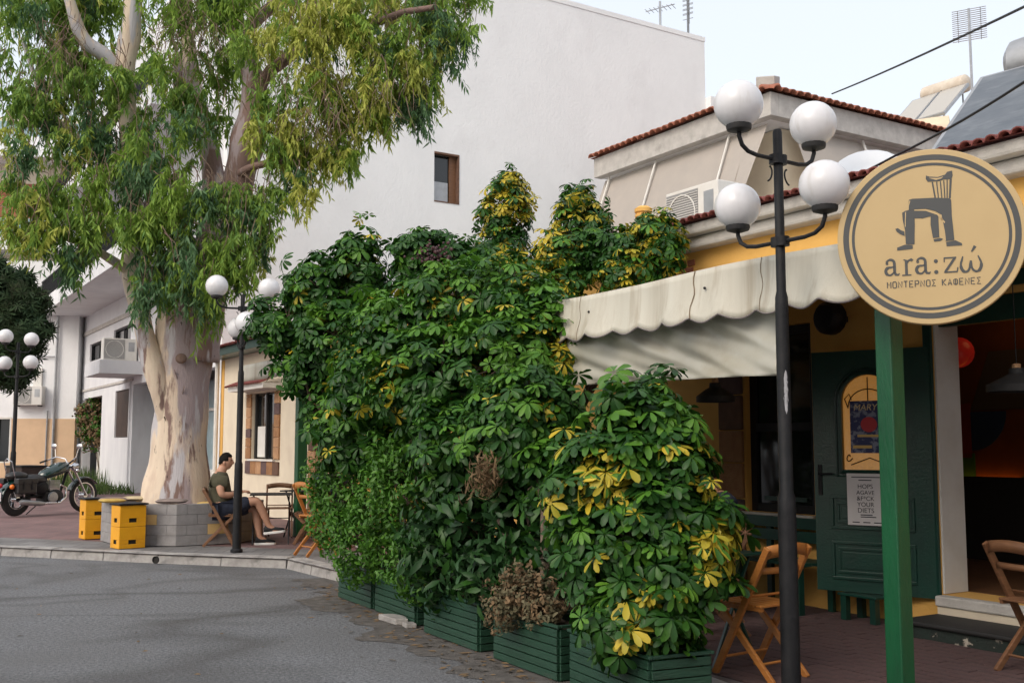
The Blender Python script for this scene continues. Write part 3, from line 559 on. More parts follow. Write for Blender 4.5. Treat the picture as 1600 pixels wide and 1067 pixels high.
# stone faced corner beside the terrace post
k = 0
for j in range(9):
    for i in range(3):
        G().b(-13.25+.42*i+(.0 if j % 2 else -.05)+.05,-12.84+.42*i,-.045,-.003,.13+.27*j+.005,.13+.27*(j+1)-.005).o('stone', M[['stone4','stone1','stone4','stone3','stone2'][(i*3+j*2) % 5]], CF, bevel=.01)
# far left building
FB = thing('far_building', 'white house with peach lower wall and barred window beyond the motorcycle', 'building', (-16.5,40,0), R(6))
g = G(); wallholes(g, -15, 0, 2.6, 8.6, 0, .3, [(-3.0,-1.9,4.3,5.6)]); g.o('upper_wall', M['white'], FB); g = G(); wallholes(g, -15, 0, 0, 2.6, -.03, .3, [(-4.4,-2.3,.95,2.598)]); g.o('lower_wall', M['peach'], FB)
G().b(-.3,0,.3,8,0,8.6).o('end_wall', M['white'], FB)
wi = G().b(-4.35,-2.35,.12,.14,1.0,2.6).o('barred_window', M['winglass'], FB); g = G(); [g.b(u-.03,u+.03,-.02,.02,.98,2.62) for u in (-4.36,-4.0,-3.6,-3.2,-2.8,-2.33)]; g.b(-4.4,-2.3,-.025,.025,.92,1.0); g.b(-4.4,-2.3,-.025,.025,2.58,2.66); g.o('bars', M['acwhite'], wi)
G().b(-3.0,-1.9,.1,.12,4.3,5.6).o('window', M['winglass'], FB)
g = G(); g.tube([(-.75,-.1,0),(-.75,-.1,8)], .05, 6); g.tube([(-1.0,-.08,2.9),(-1.0,-.08,.4)], .03, 6); g.tube([(-2.6,-.08,4.95),(-.8,-.08,4.95)], .03, 6); g.o('pipes', M['metalgrey'], FB); G().b(-1.55,-1.25,-.12,-.003,3.6,4.5).o('meter_box', M['acwhite'], FB)
F2 = thing('balcony_building', 'distant block with timber balcony fronts seen under the left foliage', 'building', (-23,52,0), R(8))
G().b(-14,2.6,0,9,0,18).o('wall', M['cream'], F2)
for z, hgt in ((7.6,.9),(11.0,.8),(15.6,1.0)): b_ = G().b(-14,2.4,-1.6,-.003,z,z+hgt).o('balcony', M['white'], F2); G().b(-14,2.3,-1.5,-1.45,z+hgt+.01,z+hgt+.75).o('glass_rail', M['shopglass'], b_)
G().b(-14,2.2,-.06,-.004,12.6,14.6).o('timber_panel', M['tile'], F2); G().b(-14,2.2,-.06,-.004,8.6,10.4).o('timber_panel', M['brownshut'], F2)
# air conditioners
def ac(label, loc, rz, s=1):
    r = thing('air_conditioner', label, 'air conditioner', loc, rz, 'outdoor air conditioner units'); r.scale = (s,)*3
    c = G().b(-.45,.45,-.17,.17,.04,.66).o('casing', M['acwhite'], r, bevel=.012); G().b(-.43,.12,-.178,-.171,.08,.62).o('grille_panel', M['acgrille'], c)
    g = G()
    for i in range(18): g.b(-.43,.12,-.186,-.1785,.09+i*.029,.097+i*.029)
    g.lathe([(.23,0),(.245,.005),(.245,.012),(.23,.012),(.23,0)], 24, T((-.155,-.180,.35),(R(90),0,0)), cap=False); g.o('fan_guard', M['acwhite'], c)
    G().b(.22,.38,-.176,-.1705,.30,.56).o('badge_plate', M['metalgrey'], c); [G().b(x-.03,x+.03,-.15,.15,0,.04).o('foot', M['darkgrey'], r) for x in (-.35,.35)]; return r
ac('boxy white air conditioner on the cafe roof below the beige awning', fw(-3.3,1.05,3.98), RZ, 1.02)
ac('small air conditioner standing on the porch canopy left of the trunk', fw(-28.0,-.55,4.15), RZ+R(90), 1.1)
ac('air conditioner bracketed on the far peach and white wall', (-18.1,39.6,3.05), R(6), 1.15)
# chimney pot, dish, near heater, cables
CP = thing('chimney_pot', 'small ochre chimney pot on the cafe roof left of the air conditioner', 'chimney', fw(-3.55,.35,3.93)); G().lathe([(.075,0),(.075,.32),(.10,.34),(.10,.37),(.085,.38),(.105,.40),(.105,.44),(.06,.47),(.001,.47)], 14).o('pot', M['yellow'], CP, smooth=True)
DS = thing('satellite_dish', 'white satellite dish on the cafe roof behind the lamp post', 'dish', fw(-1.55,1.9,3.87), RZ)
G().lathe([(.001,0),(.15,.02),(.28,.07),(.40,.15),(.415,.15),(.29,.06),(.15,.005),(.001,-.015)], 24, T((0,0,.55),(R(60),0,R(35)))).o('reflector', mat('dish_paint', (.50,.54,.60,1), None, rough=.4), DS, smooth=True); G().tube([(0,.03,0),(0,.03,.55)], .03, 8).o('mast', M['black'], DS); G().tube([(0,0,.45),(-.25,-.42,.5),(-.28,-.48,.62)], .012, 6).o('arm', M['black'], DS)
hn = heater('solar_heater', 'large blue solar panel with silver tank at the right roof edge', fw(1.05,1.35,3.87), RZ+R(8), .86, M['metalgrey'], M['panelnear'])
hn.location = fw(.95,1.25,3.87)
def cable(label, pts, r=.012):
    P = [Vector(p) for p in pts]; q = []
    for i in range(len(P)-1):
        for k in range(8): t = k/8; q.append(P[i].lerp(P[i+1], t)-Vector((0,0,.03*4*t*(1-t))))
    q.append(P[-1]); return tag(G().tube(q, r, 6).o('overhead_cable', M['black'], smooth=True), label, 'cable', 'overhead cables')
cable('black overhead cable crossing the sky to the tiled eaves', [at(1640,-8,9), at(1300,147,20)], .014)
cable('black cable drooping behind the round sign along the cafe roof', [at(1640,102,6.6), at(1400,243,8.6), at(1240,312,10.2), at(1065,378,11.4)], .010)
cable('short black cable reaching from the trunk towards the far lamp', [at(345,412,16.6), at(425,468,18.5)], .016)
# ---------------------------------------------------------------- awnings
AW = thing('terrace_awning', 'stained off white terrace awning with scalloped valance and hanging plastic sheet', 'awning', fw(0,0,0), RZ)
Y0 = -2.30
def sag(a): return .05*math.sin(a*math.pi*6)**2
G().grid(lambda a, b: (-3.3+5.3*a, Y0*(1-b)-.02, 2.83+.42*b-.05*math.sin(math.pi*b)-.02*math.sin(a*40)**2*math.sin(math.pi*b)), 40, 8).o('canopy', M['canvas'], AW, smooth=True, solid=.004)
def val(a, b):
    u = -3.3+5.3*a; sc = .045*abs(math.sin(math.pi*u/.31)); drop = (.34+sc)*b
    return (u, Y0-.03-.03*math.sin(u*5.1)*b-.05*b*b-.018*math.sin(u*13)*b, 2.835-drop+.012*math.sin(u*2.2)*(1-b))
v_ = G().grid(val, 230, 8).o('valance', M['canvas'], AW, smooth=True, solid=.003)
g = G(); g.tube([Vector(val(i/230, 1)) for i in range(231)], .006, 5); g.o('valance_piping', mat('grey_piping', (.16,.14,.14,1), rough=.8), v_)
def cur(a, b):
    u = -3.2+4.30*a; return (u, Y0+.06+.09*math.sin(u*2.3+b*2.4)*b+.06*math.sin((u*.9+b*1.6)*4.2)*b*(1-b)*2+.018*math.sin((u*.6-b*.9)*17)*math.sin(math.pi*b)+.010*math.sin((u*.5-b*1.1)*31+1)*b, 2.78-.74*b+.05*b*math.sin(a*3.14))
for u_ in (-1.1,.32,.98,1.85):
    a_ = (u_+3.3)/5.3; G().tube([Vector(val(a_, b_/8))+Vector((.012*math.sin(b_*1.3+u_*9),-.006,0)) for b_ in range(9)], .0022+(.003 if u_ == .32 else 0), 5).o('seam', mat('stained_seam', (.20,.15,.10,1), None, rough=.9), v_)
for u_, z_ in ((-.95,2.68),(.45,2.70),(-2.2,2.66)): G().sph((u_,Y0-.062,z_),.011,8,6).o('rivet', M['darkgrey'], v_)
G().grid(cur, 150, 40).o('hanging_sheet', M['pvc'], AW, smooth=True, solid=.002)
G().b(-3.3,2.0,Y0+.12,Y0+.20,2.62,2.72).o('front_beam', M['dgreen'], AW); g = G(); [g.bar((u,Y0+.16,2.72),(u,-.02,3.1),.06,.08) for u in (-3.1,-1.2,.4,1.95)]; g.o('rafters', M['dgreen'], AW)
G().b(-3.3,2.0,-.05,-.003,3.06,3.16).o('wall_batten', M['dgreen'], AW)
def post(label, u, y, h, w_=.13):
    o = thing('awning_post', label, 'post', fw(u,y,.13), RZ, 'green awning posts'); G().b(-w_/2,w_/2,-w_/2,w_/2,.012,h).o('shaft', M['green'], o, bevel=.008); G().b(-w_/2-.02,w_/2+.02,-w_/2-.02,w_/2+.02,0,.011).o('foot_plate', M['darkgrey'], o); return o
post('bright green square post under the round sign', 1.90, -2.22, 2.50, .115); post('dark green square post behind the table of the seated man', -10.4, -1.25, 2.6, .16)
AW2 = thing('annex_awning', 'pale awning with brown underside over the cream annex window', 'awning', fw(0,0,0), RZ)
G().grid(lambda a, b: (-13.0+6.5*a, -1.45*(1-b)-.02, 3.02+.35*b), 12, 4).o('canopy', mat('brown_awning', (.22,.13,.07,1), (.16,.09,.05,1), 3, .8), AW2, solid=.01)
G().grid(lambda a, b: (-13.0+6.5*a, -1.48-.03*math.sin(a*20)*b, 3.03-.30*b), 30, 4).o('valance', M['canvas'], AW2, smooth=True, solid=.004)
G().add([(-13.01,-1.48,3.03),(-13.01,-1.48,2.74),(-13.01,-.02,3.30),(-13.01,-.02,3.40)], [(0,1,2,3)]).o('end_flap', M['canvas'], AW2, solid=.004)
# ================================================================ street lamps
def lamp(label, loc, rz, s=1):
    r = thing('street_lamp', label, 'street lamp', loc, rz, 'four globe street lamps'); r.scale = (s,)*3
    G().lathe([(.085,0),(.085,.03),(.060,.05),(.057,1.10),(.055,1.20),(.044,1.235),(.042,2.42),(.040,2.47),(.031,2.51),(.030,3.55),(.026,3.57),(.001,3.575)], 16).o('post', M['black'], r, smooth=True)
    for zj, ax in ((3.37, 0), (2.83, 90)):
        for sd in (0, 180):
            a = R(ax+sd); c, s_ = math.cos(a), math.sin(a); P = lambda d, z: (d*c, d*s_, z)
            arm = G().tube([P(.02,zj),P(.20,zj),P(.28,zj+.012),P(.335,zj+.045),P(.36,zj+.10),P(.36,zj+.145)], .014, 8).tube([P(.02,zj-.03),P(.02,zj+.03)], .045, 10).o('arm', M['black'], r, smooth=True)
            # scroll under the arm
            if ax == 0:
                q = [P(.05+.055*(1-math.exp(-t*.25))+.03*math.cos(t)*math.exp(-t*.18), zj-.06-.028*t*.55+.03*math.sin(t)*math.exp(-t*.18)) for t in [k*.45 for k in range(14)]]
                G().tube(q, .006, 5).o('scroll', M['black'], arm)
            gl = G().sph(P(.36, zj+.30), .155, 24, 16).o('globe', M['globe'], r, smooth=True)
            G().lathe([(.03,.12),(.075,.135),(.08,.15),(.08,.172),(.07,.176),(.001,.176)], 16, T((.36*c,.36*s_,zj))).o('collar', M['darkgrey'], gl, smooth=True)
    return r
nl_ = lamp('tall black four globe lamp in front of the terrace awning', (1.648,6.40,.13), R(215), .953)
def chip(a0, a1, z0, z1, n=22):
    g = G(); rr_ = random.Random(2); v = []
    for i in range(n+1):
        z = z0+(z1-z0)*i/n; e = math.sin(math.pi*i/n)**.5; c0 = a0+(a1-a0)*(.5-.5*e*rr_.uniform(.5,1)); c1 = a0+(a1-a0)*(.5+.5*e*rr_.uniform(.5,1))
        v += [(.0432*math.cos(R(c)), .0432*math.sin(R(c)), z) for c in (c0, (c0+c1)/2, c1)]
    g.add(v, [q for i in range(n) for q in ((3*i,3*i+1,3*i+4,3*i+3),(3*i+1,3*i+2,3*i+5,3*i+4))]); return g
chip(-324, -279, 1.72, 2.0).o('peeled_patch', mat('bare_primer', (.42,.42,.44,1), (.3,.3,.32,1), 20, .8), nl_)
lamp('black four globe lamp on the kerb beside the seated man', (-3.79,14.74,.13), R(203), 1.0)
lamp('distant four globe lamp behind the parked motorcycle', (-11.55,24.6,.13), R(250), 1.08)
# ================================================================ round sign
sc_ = at(1453, 370.5, 5.95); SG = thing('round_sign', 'round tan cafe sign with chair and trousers emblem hung from the green post', 'sign', sc_, math.atan2(sc_.x, -sc_.y)+0)
SG.rotation_euler = (0, 0, -math.atan2(sc_.x, sc_.y)); RS = .505
M['tan'] = mat('sign_tan', (.52,.38,.19,1), (.49,.355,.175,1), 2.5, .55, .03, 90); M['sink'] = mat('sign_grey', (.062,.066,.068,1), None, rough=.6)
SX = T((0,0,0), (R(90),0,0))
G().lathe([(.001,-.03),(RS-.004,-.03),(RS,-.026),(RS,.026),(RS-.004,.03),(.001,.03)], 96, SX).o('disc', M['tan'], SG, smooth=True, ang=30)
def annulus(r0, r1, n=96):
    v = [(r*math.cos(2*math.pi*i/n), -.0315, r*math.sin(2*math.pi*i/n)) for r in (r0, r1) for i in range(n)]
    return G().add(v, [(i, (i+1) % n, n+(i+1) % n, n+i) for i in range(n)])
annulus(.440, .472).o('outer_ring', M['sink'], SG); annulus(.408, .424).o('inner_ring', M['sink'], SG)
# zoomed-artwork coordinates (px in a 1067 crop) to the disc plane
def zp(x, y): return ((x-556)/507*RS, (541-y)/487*RS)
def flat(g, poly, d=.0322):
    p = [zp(*q) for q in poly]; n = len(p); g.add([(x, -d, z) for x, z in p], [tuple(range(n))])
g = G()
for poly in ([(548,202),(566,210),(610,216),(650,206),(660,192),(686,187),(689,216),(682,232),(662,234),(640,232),(618,240),(556,238),(546,222)],
             [(576,242),(584,240),(596,330),(588,330)], [(600,242),(606,242),(612,332),(606,332)], [(620,242),(626,241),(630,334),(624,334)], [(638,238),(644,237),(646,336),(640,336)], [(656,236),(662,236),(658,338),(652,338)], [(672,234),(684,232),(674,340),(664,340)],
             [(452,330),(470,326),(590,330),(668,340),(676,350),(676,440),(680,500),(684,572),(636,576),(632,500),(618,425),(590,405),(540,388),(480,386),(440,390)],
             [(412,400),(432,390),(480,388),(540,392),(602,418),(572,430),(520,440),(478,436),(478,470),(472,582),(426,578),(424,500),(414,440)],
             [(564,432),(604,422),(606,552),(572,554),(562,480)],
             [(372,488),(386,484),(402,498),(420,506),(422,532),(404,524),(380,506)],
             [(378,594),(420,580),(462,584),(462,606),(378,610)], [(640,580),(690,574),(722,592),(724,604),(642,604)], [(574,560),(610,556),(626,562),(612,572),(578,574)]):
    flat(g, poly)
g.o('emblem', M['sink'], SG)
g = G()
for poly in ([(440,388),(446,360),(454,334),(458,340),(450,364),(448,388)], [(478,388),(540,392),(604,420),(640,470),(636,476),(598,426),(538,399),(478,394)], [(428,402),(434,394),(430,440),(428,480),(424,480)], [(560,216),(610,222),(640,216),(628,226),(600,232)], [(616,426),(622,428),(636,520),(640,574),(634,574),(630,520)]): flat(g, poly, .0326)
g.o('emblem_highlight', M['tan'], SG)
def stroke(g, pts, wd, d=.0322):                 # pen stroke in artwork px, widths in px
    n = len(pts); wd = [wd]*n if not isinstance(wd, (list, tuple)) else [q*1.2 for q in wd]; L_, R_ = [], []
    for i, (x, y) in enumerate(pts):
        a, b = pts[max(i-1,0)], pts[min(i+1,n-1)]; dx, dy = b[0]-a[0], b[1]-a[1]; q = math.hypot(dx, dy) or 1; nx, ny = -dy/q, dx/q
        L_.append((x+nx*wd[i]/2, y+ny*wd[i]/2)); R_.append((x-nx*wd[i]/2, y-ny*wd[i]/2))
    for i in range(n-1):
        p = [zp(*q) for q in (L_[i], L_[i+1], R_[i+1], R_[i])]; g.add([(x, -d, z) for x, z in p], [(0,1,2,3)])
def ell(cx, cy, rx, ry, a0, a1, n=14): return [(cx+rx*math.cos(R(a0+(a1-a0)*i/n)), cy-ry*math.sin(R(a0+(a1-a0)*i/n))) for i in range(n+1)]
def ga(g, x, d=.0322):                            # serif a
    stroke(g, ell(x+32,680,22,20,165,0), [8]+[9]*5+[12]*9, d); stroke(g, [(x+54,680),(x+54,730),(x+60,744),(x+74,746),(x+80,738)], [13,13,12,8,4], d)
    stroke(g, [(x+54,700)]+ell(x+28,724,22,22,75,290)+[(x+54,728)], [6]+[9]*3+[14]*8+[9]*4+[6], d); stroke(g, ell(x+14,680,5,5,0,360,10), 6, d)
def let(g): g.o('letter', M['sink'], SG)
g = G(); ga(g, 306); let(g); g = G(); ga(g, 472); let(g); g = G()
stroke(g, [(410,664),(424,668),(424,748)], [6,12,13]); stroke(g, [(400,750),(450,750)], 7, .0324); stroke(g, [(424,690),(436,670),(452,664),(458,672)], [7,9,11,13], .0326)
let(g)
for yy in (682, 742): g = G(); flat(g, ell(582,yy,11,11,0,360,16)[:-1], .0322); g.o('colon_dot', M['sink'], SG)
g = G()
stroke(g, [(626,690),(626,668)], 6); stroke(g, [(624,668),(690,668)], 8, .0324); stroke(g, [(682,670),(630,744)], 13, .0326); stroke(g, [(624,746),(694,746)], 8, .0328); stroke(g, [(692,746),(696,722)], 6, .033); let(g); g = G()
stroke(g, [(724,664)]+ell(736,712,24,38,140,360,16)+[(764,690)], [5]+[9]*4+[14]*5+[10]*8+[7]); stroke(g, [(766,690)]+ell(792,712,26,38,180,400,16)+[(802,664)], [7]+[10]*6+[10]*3+[14]*5+[9]*3+[5], .0324)
stroke(g, [(770,642),(790,612)], [6,14], .0326); let(g)
GL = {'M': [[(0,1),(0,0),(.5,.6),(1,0),(1,1)]], 'O': [[(.2,0),(.8,0),(1,.15),(1,.85),(.8,1),(.2,1),(0,.85),(0,.15),(.2,0)]], 'N': [[(0,1),(0,0),(1,1),(1,0)]], 'T': [[(0,0),(1,0)],[(.5,0),(.5,1)]], 'E': [[(1,0),(0,0),(0,1),(1,1)],[(0,.5),(.8,.5)]],
      'P': [[(0,1),(0,0),(.8,0),(1,.12),(1,.42),(.8,.54),(0,.54)]], 'S': [[(1,0),(0,0),(.6,.5),(0,1),(1,1)]], 'K': [[(0,0),(0,1)],[(1,0),(.1,.5),(1,1)]], 'A': [[(0,1),(.5,0),(1,1)],[(.2,.7),(.8,.7)]], 'F': [[(.2,.1),(.8,.1),(1,.2),(1,.8),(.8,.9),(.2,.9),(0,.8),(0,.2),(.2,.1)],[(.5,-.02),(.5,1.02)]]}
xx = 318
for ch in 'MONTEPNOS KAFENES':
    if ch == ' ': xx += 24; continue
    g = G()
    for k, sq in enumerate(GL[ch]): stroke(g, [(xx+px_*19, 784+py_*34) for px_, py_ in sq], 5.2, .0322+.0002*k)
    g.o('small_letter', M['sink'], SG); xx += 30.0
G().b(-.03,.03,.03,.26,-.03,.03).b(-.03,.03,.03,.26,.27,.33).o('bracket', M['darkgrey'], SG)
# ================================================================ folding chairs and tables
def chair(label, loc, rz, wood, group='folding slatted chairs'):
    r = thing('folding_chair', label, 'chair', loc, rz, group)          # faces local -y
    for s_ in (-1, 1):
        G().bar((s_*.20,-.20,0),(s_*.20,.25,.82),.028,.045,(0,1,0)).o('back_stile', wood, r, bevel=.004)
        G().bar((s_*.165,.24,0),(s_*.165,-.19,.44),.026,.04,(0,1,0)).o('leg', wood, r, bevel=.004)
    for i in range(7): G().b(-.185,.185,-.20+i*.055,-.155+i*.055,.448,.464).o('seat_slat', wood, r, bevel=.003)
    G().b(-.18,-.155,-.20,.17,.425,.447).b(.155,.18,-.20,.17,.425,.447).o('seat_rail', wood, r)
    def curved(z, h, y): return G().grid(lambda a, b: (-.19+.38*a, y+.03*math.sin(math.pi*a), z+h*b+(.02*math.sin(math.pi*a) if h > .05 else 0)), 8, 1)
    curved(.755,.075,.225).o('top_rail', wood, r, solid=.018, smooth=True); curved(.655,.04,.165).o('back_slat', wood, r, solid=.014, smooth=True)
    for hw_, y_, z_ in ((.2,.03,.50),(.2,-.11,.12),(.165,.14,.10)): G().tube([(-hw_,y_,z_),(hw_,y_,z_)], .009, 6).o('stretcher', wood, r)
    return r
def face(dx, dy): return math.atan2(dy, dx)+R(90)                  # rotation so that local -y points along (dx,dy)
chair('orange varnished folding chair beside the near lamp post', (1.585,6.92,.13), face(-.6,.8), M['wood'])
chair('brown folding chair cut by the right edge near the steps', (3.42,6.95,.13), face(.9,.35), M['woodd'])
chair('brown folding chair under the seated man by the tree planter', (-4.28,15.72,.13), face(.97,.22), M['woodd'])
chair('brown folding chair opposite the seated man, nearer of two', (-3.05,16.05,.13), face(-.95,-.1), M['woodd'])
chair('brown folding chair standing at the dark post, farther of two', (-3.05,16.65,.13), face(-.95,.1), M['woodd'])
chair('brown folding chair behind the annex table', (-3.75,17.2,.13), face(.2,-.95), M['woodd'])
chair('light folding chair at the edge of the hedge near the kerb corner', (-2.62,14.35,.13), face(.75,.65), M['wood']).scale = (1,1,1.15)
chair('brown folding chair half hidden behind the variegated bush', (1.55,8.15,.13), face(-.9,.2), M['woodd'])
def bistro(label, loc, rz, topm, w_=.6, h=.74):
    r = thing('bistro_table', label, 'table', loc, rz, 'small terrace tables')
    G().b(-w_/2,w_/2,-w_/2,w_/2,h-.02,h).o('table_top', topm, r, bevel=.006)
    for s_ in (-1, 1):
        for q in (-1, 1): G().bar((s_*w_*.42,q*w_*.38,0),(s_*w_*.42,-q*w_*.30,h-.022),.018,.018,(1,0,0)).o('leg', topm, r)
    G().tube([(-w_*.42,0,.37),(w_*.42,0,.37)], .008, 6).o('stretcher', topm, r); return r
bistro('black metal folding table between the man and the brown chairs', (-3.62,16.05,.13), R(12), M['black'], .62, .74)
bistro('dark folding table farther back by the annex wall', (-3.35,17.3,.13), R(-20), M['black'], .6, .74)
bistro('green metal folding table beside the orange chair', (1.32,7.45,.13), RZ+R(10), M['dgreen'], .62, .72)
bistro('dark green table in front of the cafe window', fw(-1.15,-.95,.13), RZ, M['dgreen'], .62, .72)
BN = thing('bench', 'dark green wooden bench under the cafe window', 'bench', fw(-1.0,-.34,.13), RZ)
for i in range(4): G().b(-1.05,.62,-.20+.1*i,-.11+.1*i,.42,.45).o('seat_slat', M['dgreen'], BN, bevel=.004)
for z in (.58,.70): G().b(-1.05,.62,.205,.23,z,z+.10).o('back_slat', M['dgreen'], BN, bevel=.004)
for u in (-.95,-.2,.52): G().b(u-.03,u+.03,-.18,-.12,0,.418).o('leg', M['dgreen'], BN); G().b(u-.03,u+.03,.232,.27,0,.80).o('back_post', M['dgreen'], BN)
STL = thing('stool', 'dark green stool under the open door', 'stool', fw(.02,-.22,.13), RZ)
G().b(-.2,.2,-.14,.14,.205,.225).o('seat', M['dgreen'], STL, bevel=.006)
for a in (-1,1):
    for b in (-1,1): G().b(a*.15-.028,a*.15+.028,b*.1-.028,b*.1+.028,0,.204).o('leg', M['dgreen'], STL)
cp = thing('cap', 'pale flat cap left on the far annex table', 'hat', (-3.3,17.25,.872)); G().lathe([(.12,0),(.125,.02),(.10,.07),(.05,.09),(.001,.095)], 16).o('crown', M['stone3'], cp, smooth=True); G().lathe([(.001,0),(.07,.0),(.07,.008),(.001,.012)], 14, T((.12,0,.004),(0,0,0),(1,.9,1))).o('brim', M['stone3'], cp)
def pendant(label, loc, r0):
    r = thing('pendant_lamp', label, 'lamp', loc, 0, 'black metal pendant lamps')
    G().lathe([(.001,.17),(.05,.17),(.055,.13),(.09,.11),(r0,.05),(r0,0),(r0-.012,0),(r0-.012,.045),(.085,.10),(.001,.12)], 24).o('shade', M['darkgrey'], r, smooth=True); G().lathe([(.001,.172),(.03,.172),(.03,.20),(.001,.205)], 12).o('cap', M['stone3'], r); G().tube([(0,0,.2),(0,0,.95)], .004, 5).o('cord', M['black'], r); return r
pendant('black pendant lamp hanging in front of the open doorway', at(1590,612,7.6), .21)
pendant('black pendant lamp hanging under the awning behind the front bush', at(1118,628,9.4), .17)
# ================================================================ tree planter, cushions, crate stools
TX, TY = -5.15, 16.75
TP = thing('tree_planter', 'octagonal grey block planter with yellow blocks around the eucalyptus', 'planter', (TX,TY,.13))
rb_ = random.Random(33); RP = 1.22; HP = .60; NP = 8; cs = [Vector((RP*math.cos(R(22.5+45*i-10)), RP*math.sin(R(22.5+45*i-10)), 0)) for i in range(NP)]
M['blockg'] = mat('grey_block', (.30,.29,.29,1), (.24,.23,.23,1), 8, .9, .6, 60, c3=(.19,.18,.175,1), s3=2.5, k3=(.58,.8)); M['blocky'] = mat('yellow_block', (.66,.46,.20,1), (.58,.40,.17,1), 8, .85, .4, 60)
for i in range(NP):
    a, b = cs[i], cs[(i+1) % NP]; d = b-a; ln = d.length; an = math.atan2(d.y, d.x)
    for j in range(4):
        n = 3; st_ = .5 if j % 2 else 0; cuts = [0]+[min(ln, max(0, ln*(k-st_)/n)) for k in range(1, n+1)]+[ln]
        cuts = sorted(set(round(c_, 3) for c_ in cuts))
        for k in range(len(cuts)-1):
            if cuts[k+1]-cuts[k] < .04: continue
            o = G().b(cuts[k]+.002,cuts[k+1]-.002,0,.14,j*.15+.002,(j+1)*.15-.002).o('block', M['blocky'] if rb_.random() < .06 else M['blockg'], TP, bevel=.003); o.location = a; o.rotation_euler = (0,0,an)
G().prism([(c_.x*.9, c_.y*.9) for c_ in cs], .02, .54).o('soil', M['soil'], TP)
def cushion(label, loc, rz, sx, sy, col, h=.07):
    r = thing('cushion', label, 'cushion', loc, rz, 'cushions on the tree planter')
    def fn(u_, v_, s_):
        x, y = 2*u_-1, 2*v_-1; e = (1-abs(x)**4)*(1-abs(y)**4); return (x*sx/2*(1-.06*y*y), y*sy/2*(1-.06*x*x), h*(.5+s_*.5*max(e,0)**.45))
    g = G(); g.grid(lambda a, b: fn(a, b, 1), 12, 12); g.grid(lambda a, b: fn(a, 1-b, -1), 12, 12); g.o('pad', mat('cushion_cloth', col, tuple(c_*.8 for c_ in col[:3])+(1,), 12, .95, .3, 80), r, smooth=True, ang=80); return r
def rim(px, dY, z=.737): p = at(px, 700, TY+dY); return (p.x, TY+dY, z)
cushion('flat grey brown cushion on the planter rim below the trunk', rim(271,-1.02), R(2), .44, .34, (.25,.20,.18,1))
cushion('mauve brown cushion on the planter behind the crate stools', rim(180,-.55), R(30), .40, .36, (.24,.17,.15,1))
cushion('yellow cushion squeezed between the crate stools on the rim', rim(178,-.80), R(40), .36, .30, (.55,.38,.10,1), .06)
cushion('cream cushion at the foot of the trunk, left side', rim(214,-.25), R(10), .40, .36, (.55,.45,.28,1))
cushion('yellow cushion on the planter behind the seated man', rim(330,-.35,.66), R(70), .36, .30, (.55,.38,.12,1))
def crates(label, loc, rz):
    r = thing('crate_stool', label, 'stool', loc, rz, 'yellow crate stools'); hx_, hy_, H = .19, .16, .30
    for k in range(2):
        z0 = k*(H+.004); g = G()
        for s_ in (-1, 1):
            for ax, (ha, hb) in ((0,(hx_,hy_)), (1,(hy_,hx_))):
                def bb(a0, a1, zz0, zz1):
                    c0, c1 = sorted((s_*hb, s_*(hb-.012)))
                    if ax == 0: g.b(a0,a1,c0,c1,z0+zz0,z0+zz1)
                    else: g.b(c0,c1,a0,a1,z0+zz0,z0+zz1)
                e = ha if ax == 0 else ha-.0125
                bb(-e,e,0,.06); bb(-e,e,.12,H); bb(-e,-.055,.06,.12); bb(.055,e,.06,.12)
        g.b(-hx_+.013,hx_-.013,-hy_+.013,hy_-.013,z0,z0+.01); c_ = g.o('crate', M['crate'], r, bevel=.004)
        g = G()
        for s_ in (-1,1): g.b(-.062,.062,*sorted((s_*(hy_+.006), s_*(hy_+.0005))),z0+.121,z0+.134); g.b(*sorted((s_*(hx_+.006), s_*(hx_+.0005))),-.062,.062,z0+.121,z0+.134)
        g.o('handle_lip', M['crate'], c_, bevel=.002); G().b(-hx_+.02,hx_-.02,-hy_+.02,hy_-.02,z0+.012,z0+.2).o('crate_shade_block', M['dark'], c_)  # dark block inside stands in for shade behind the handle slots
    G().b(-.215,.215,-.185,.185,.61,.635).o('seat_board', M['black'], r, bevel=.006); return r
crates('yellow crate stool with black lid standing in front of the planter', (-5.52,15.38,.13), R(42)); crates('yellow crate stool with black lid left of the planter, partly hidden', (-6.62,16.95,.13), R(38))
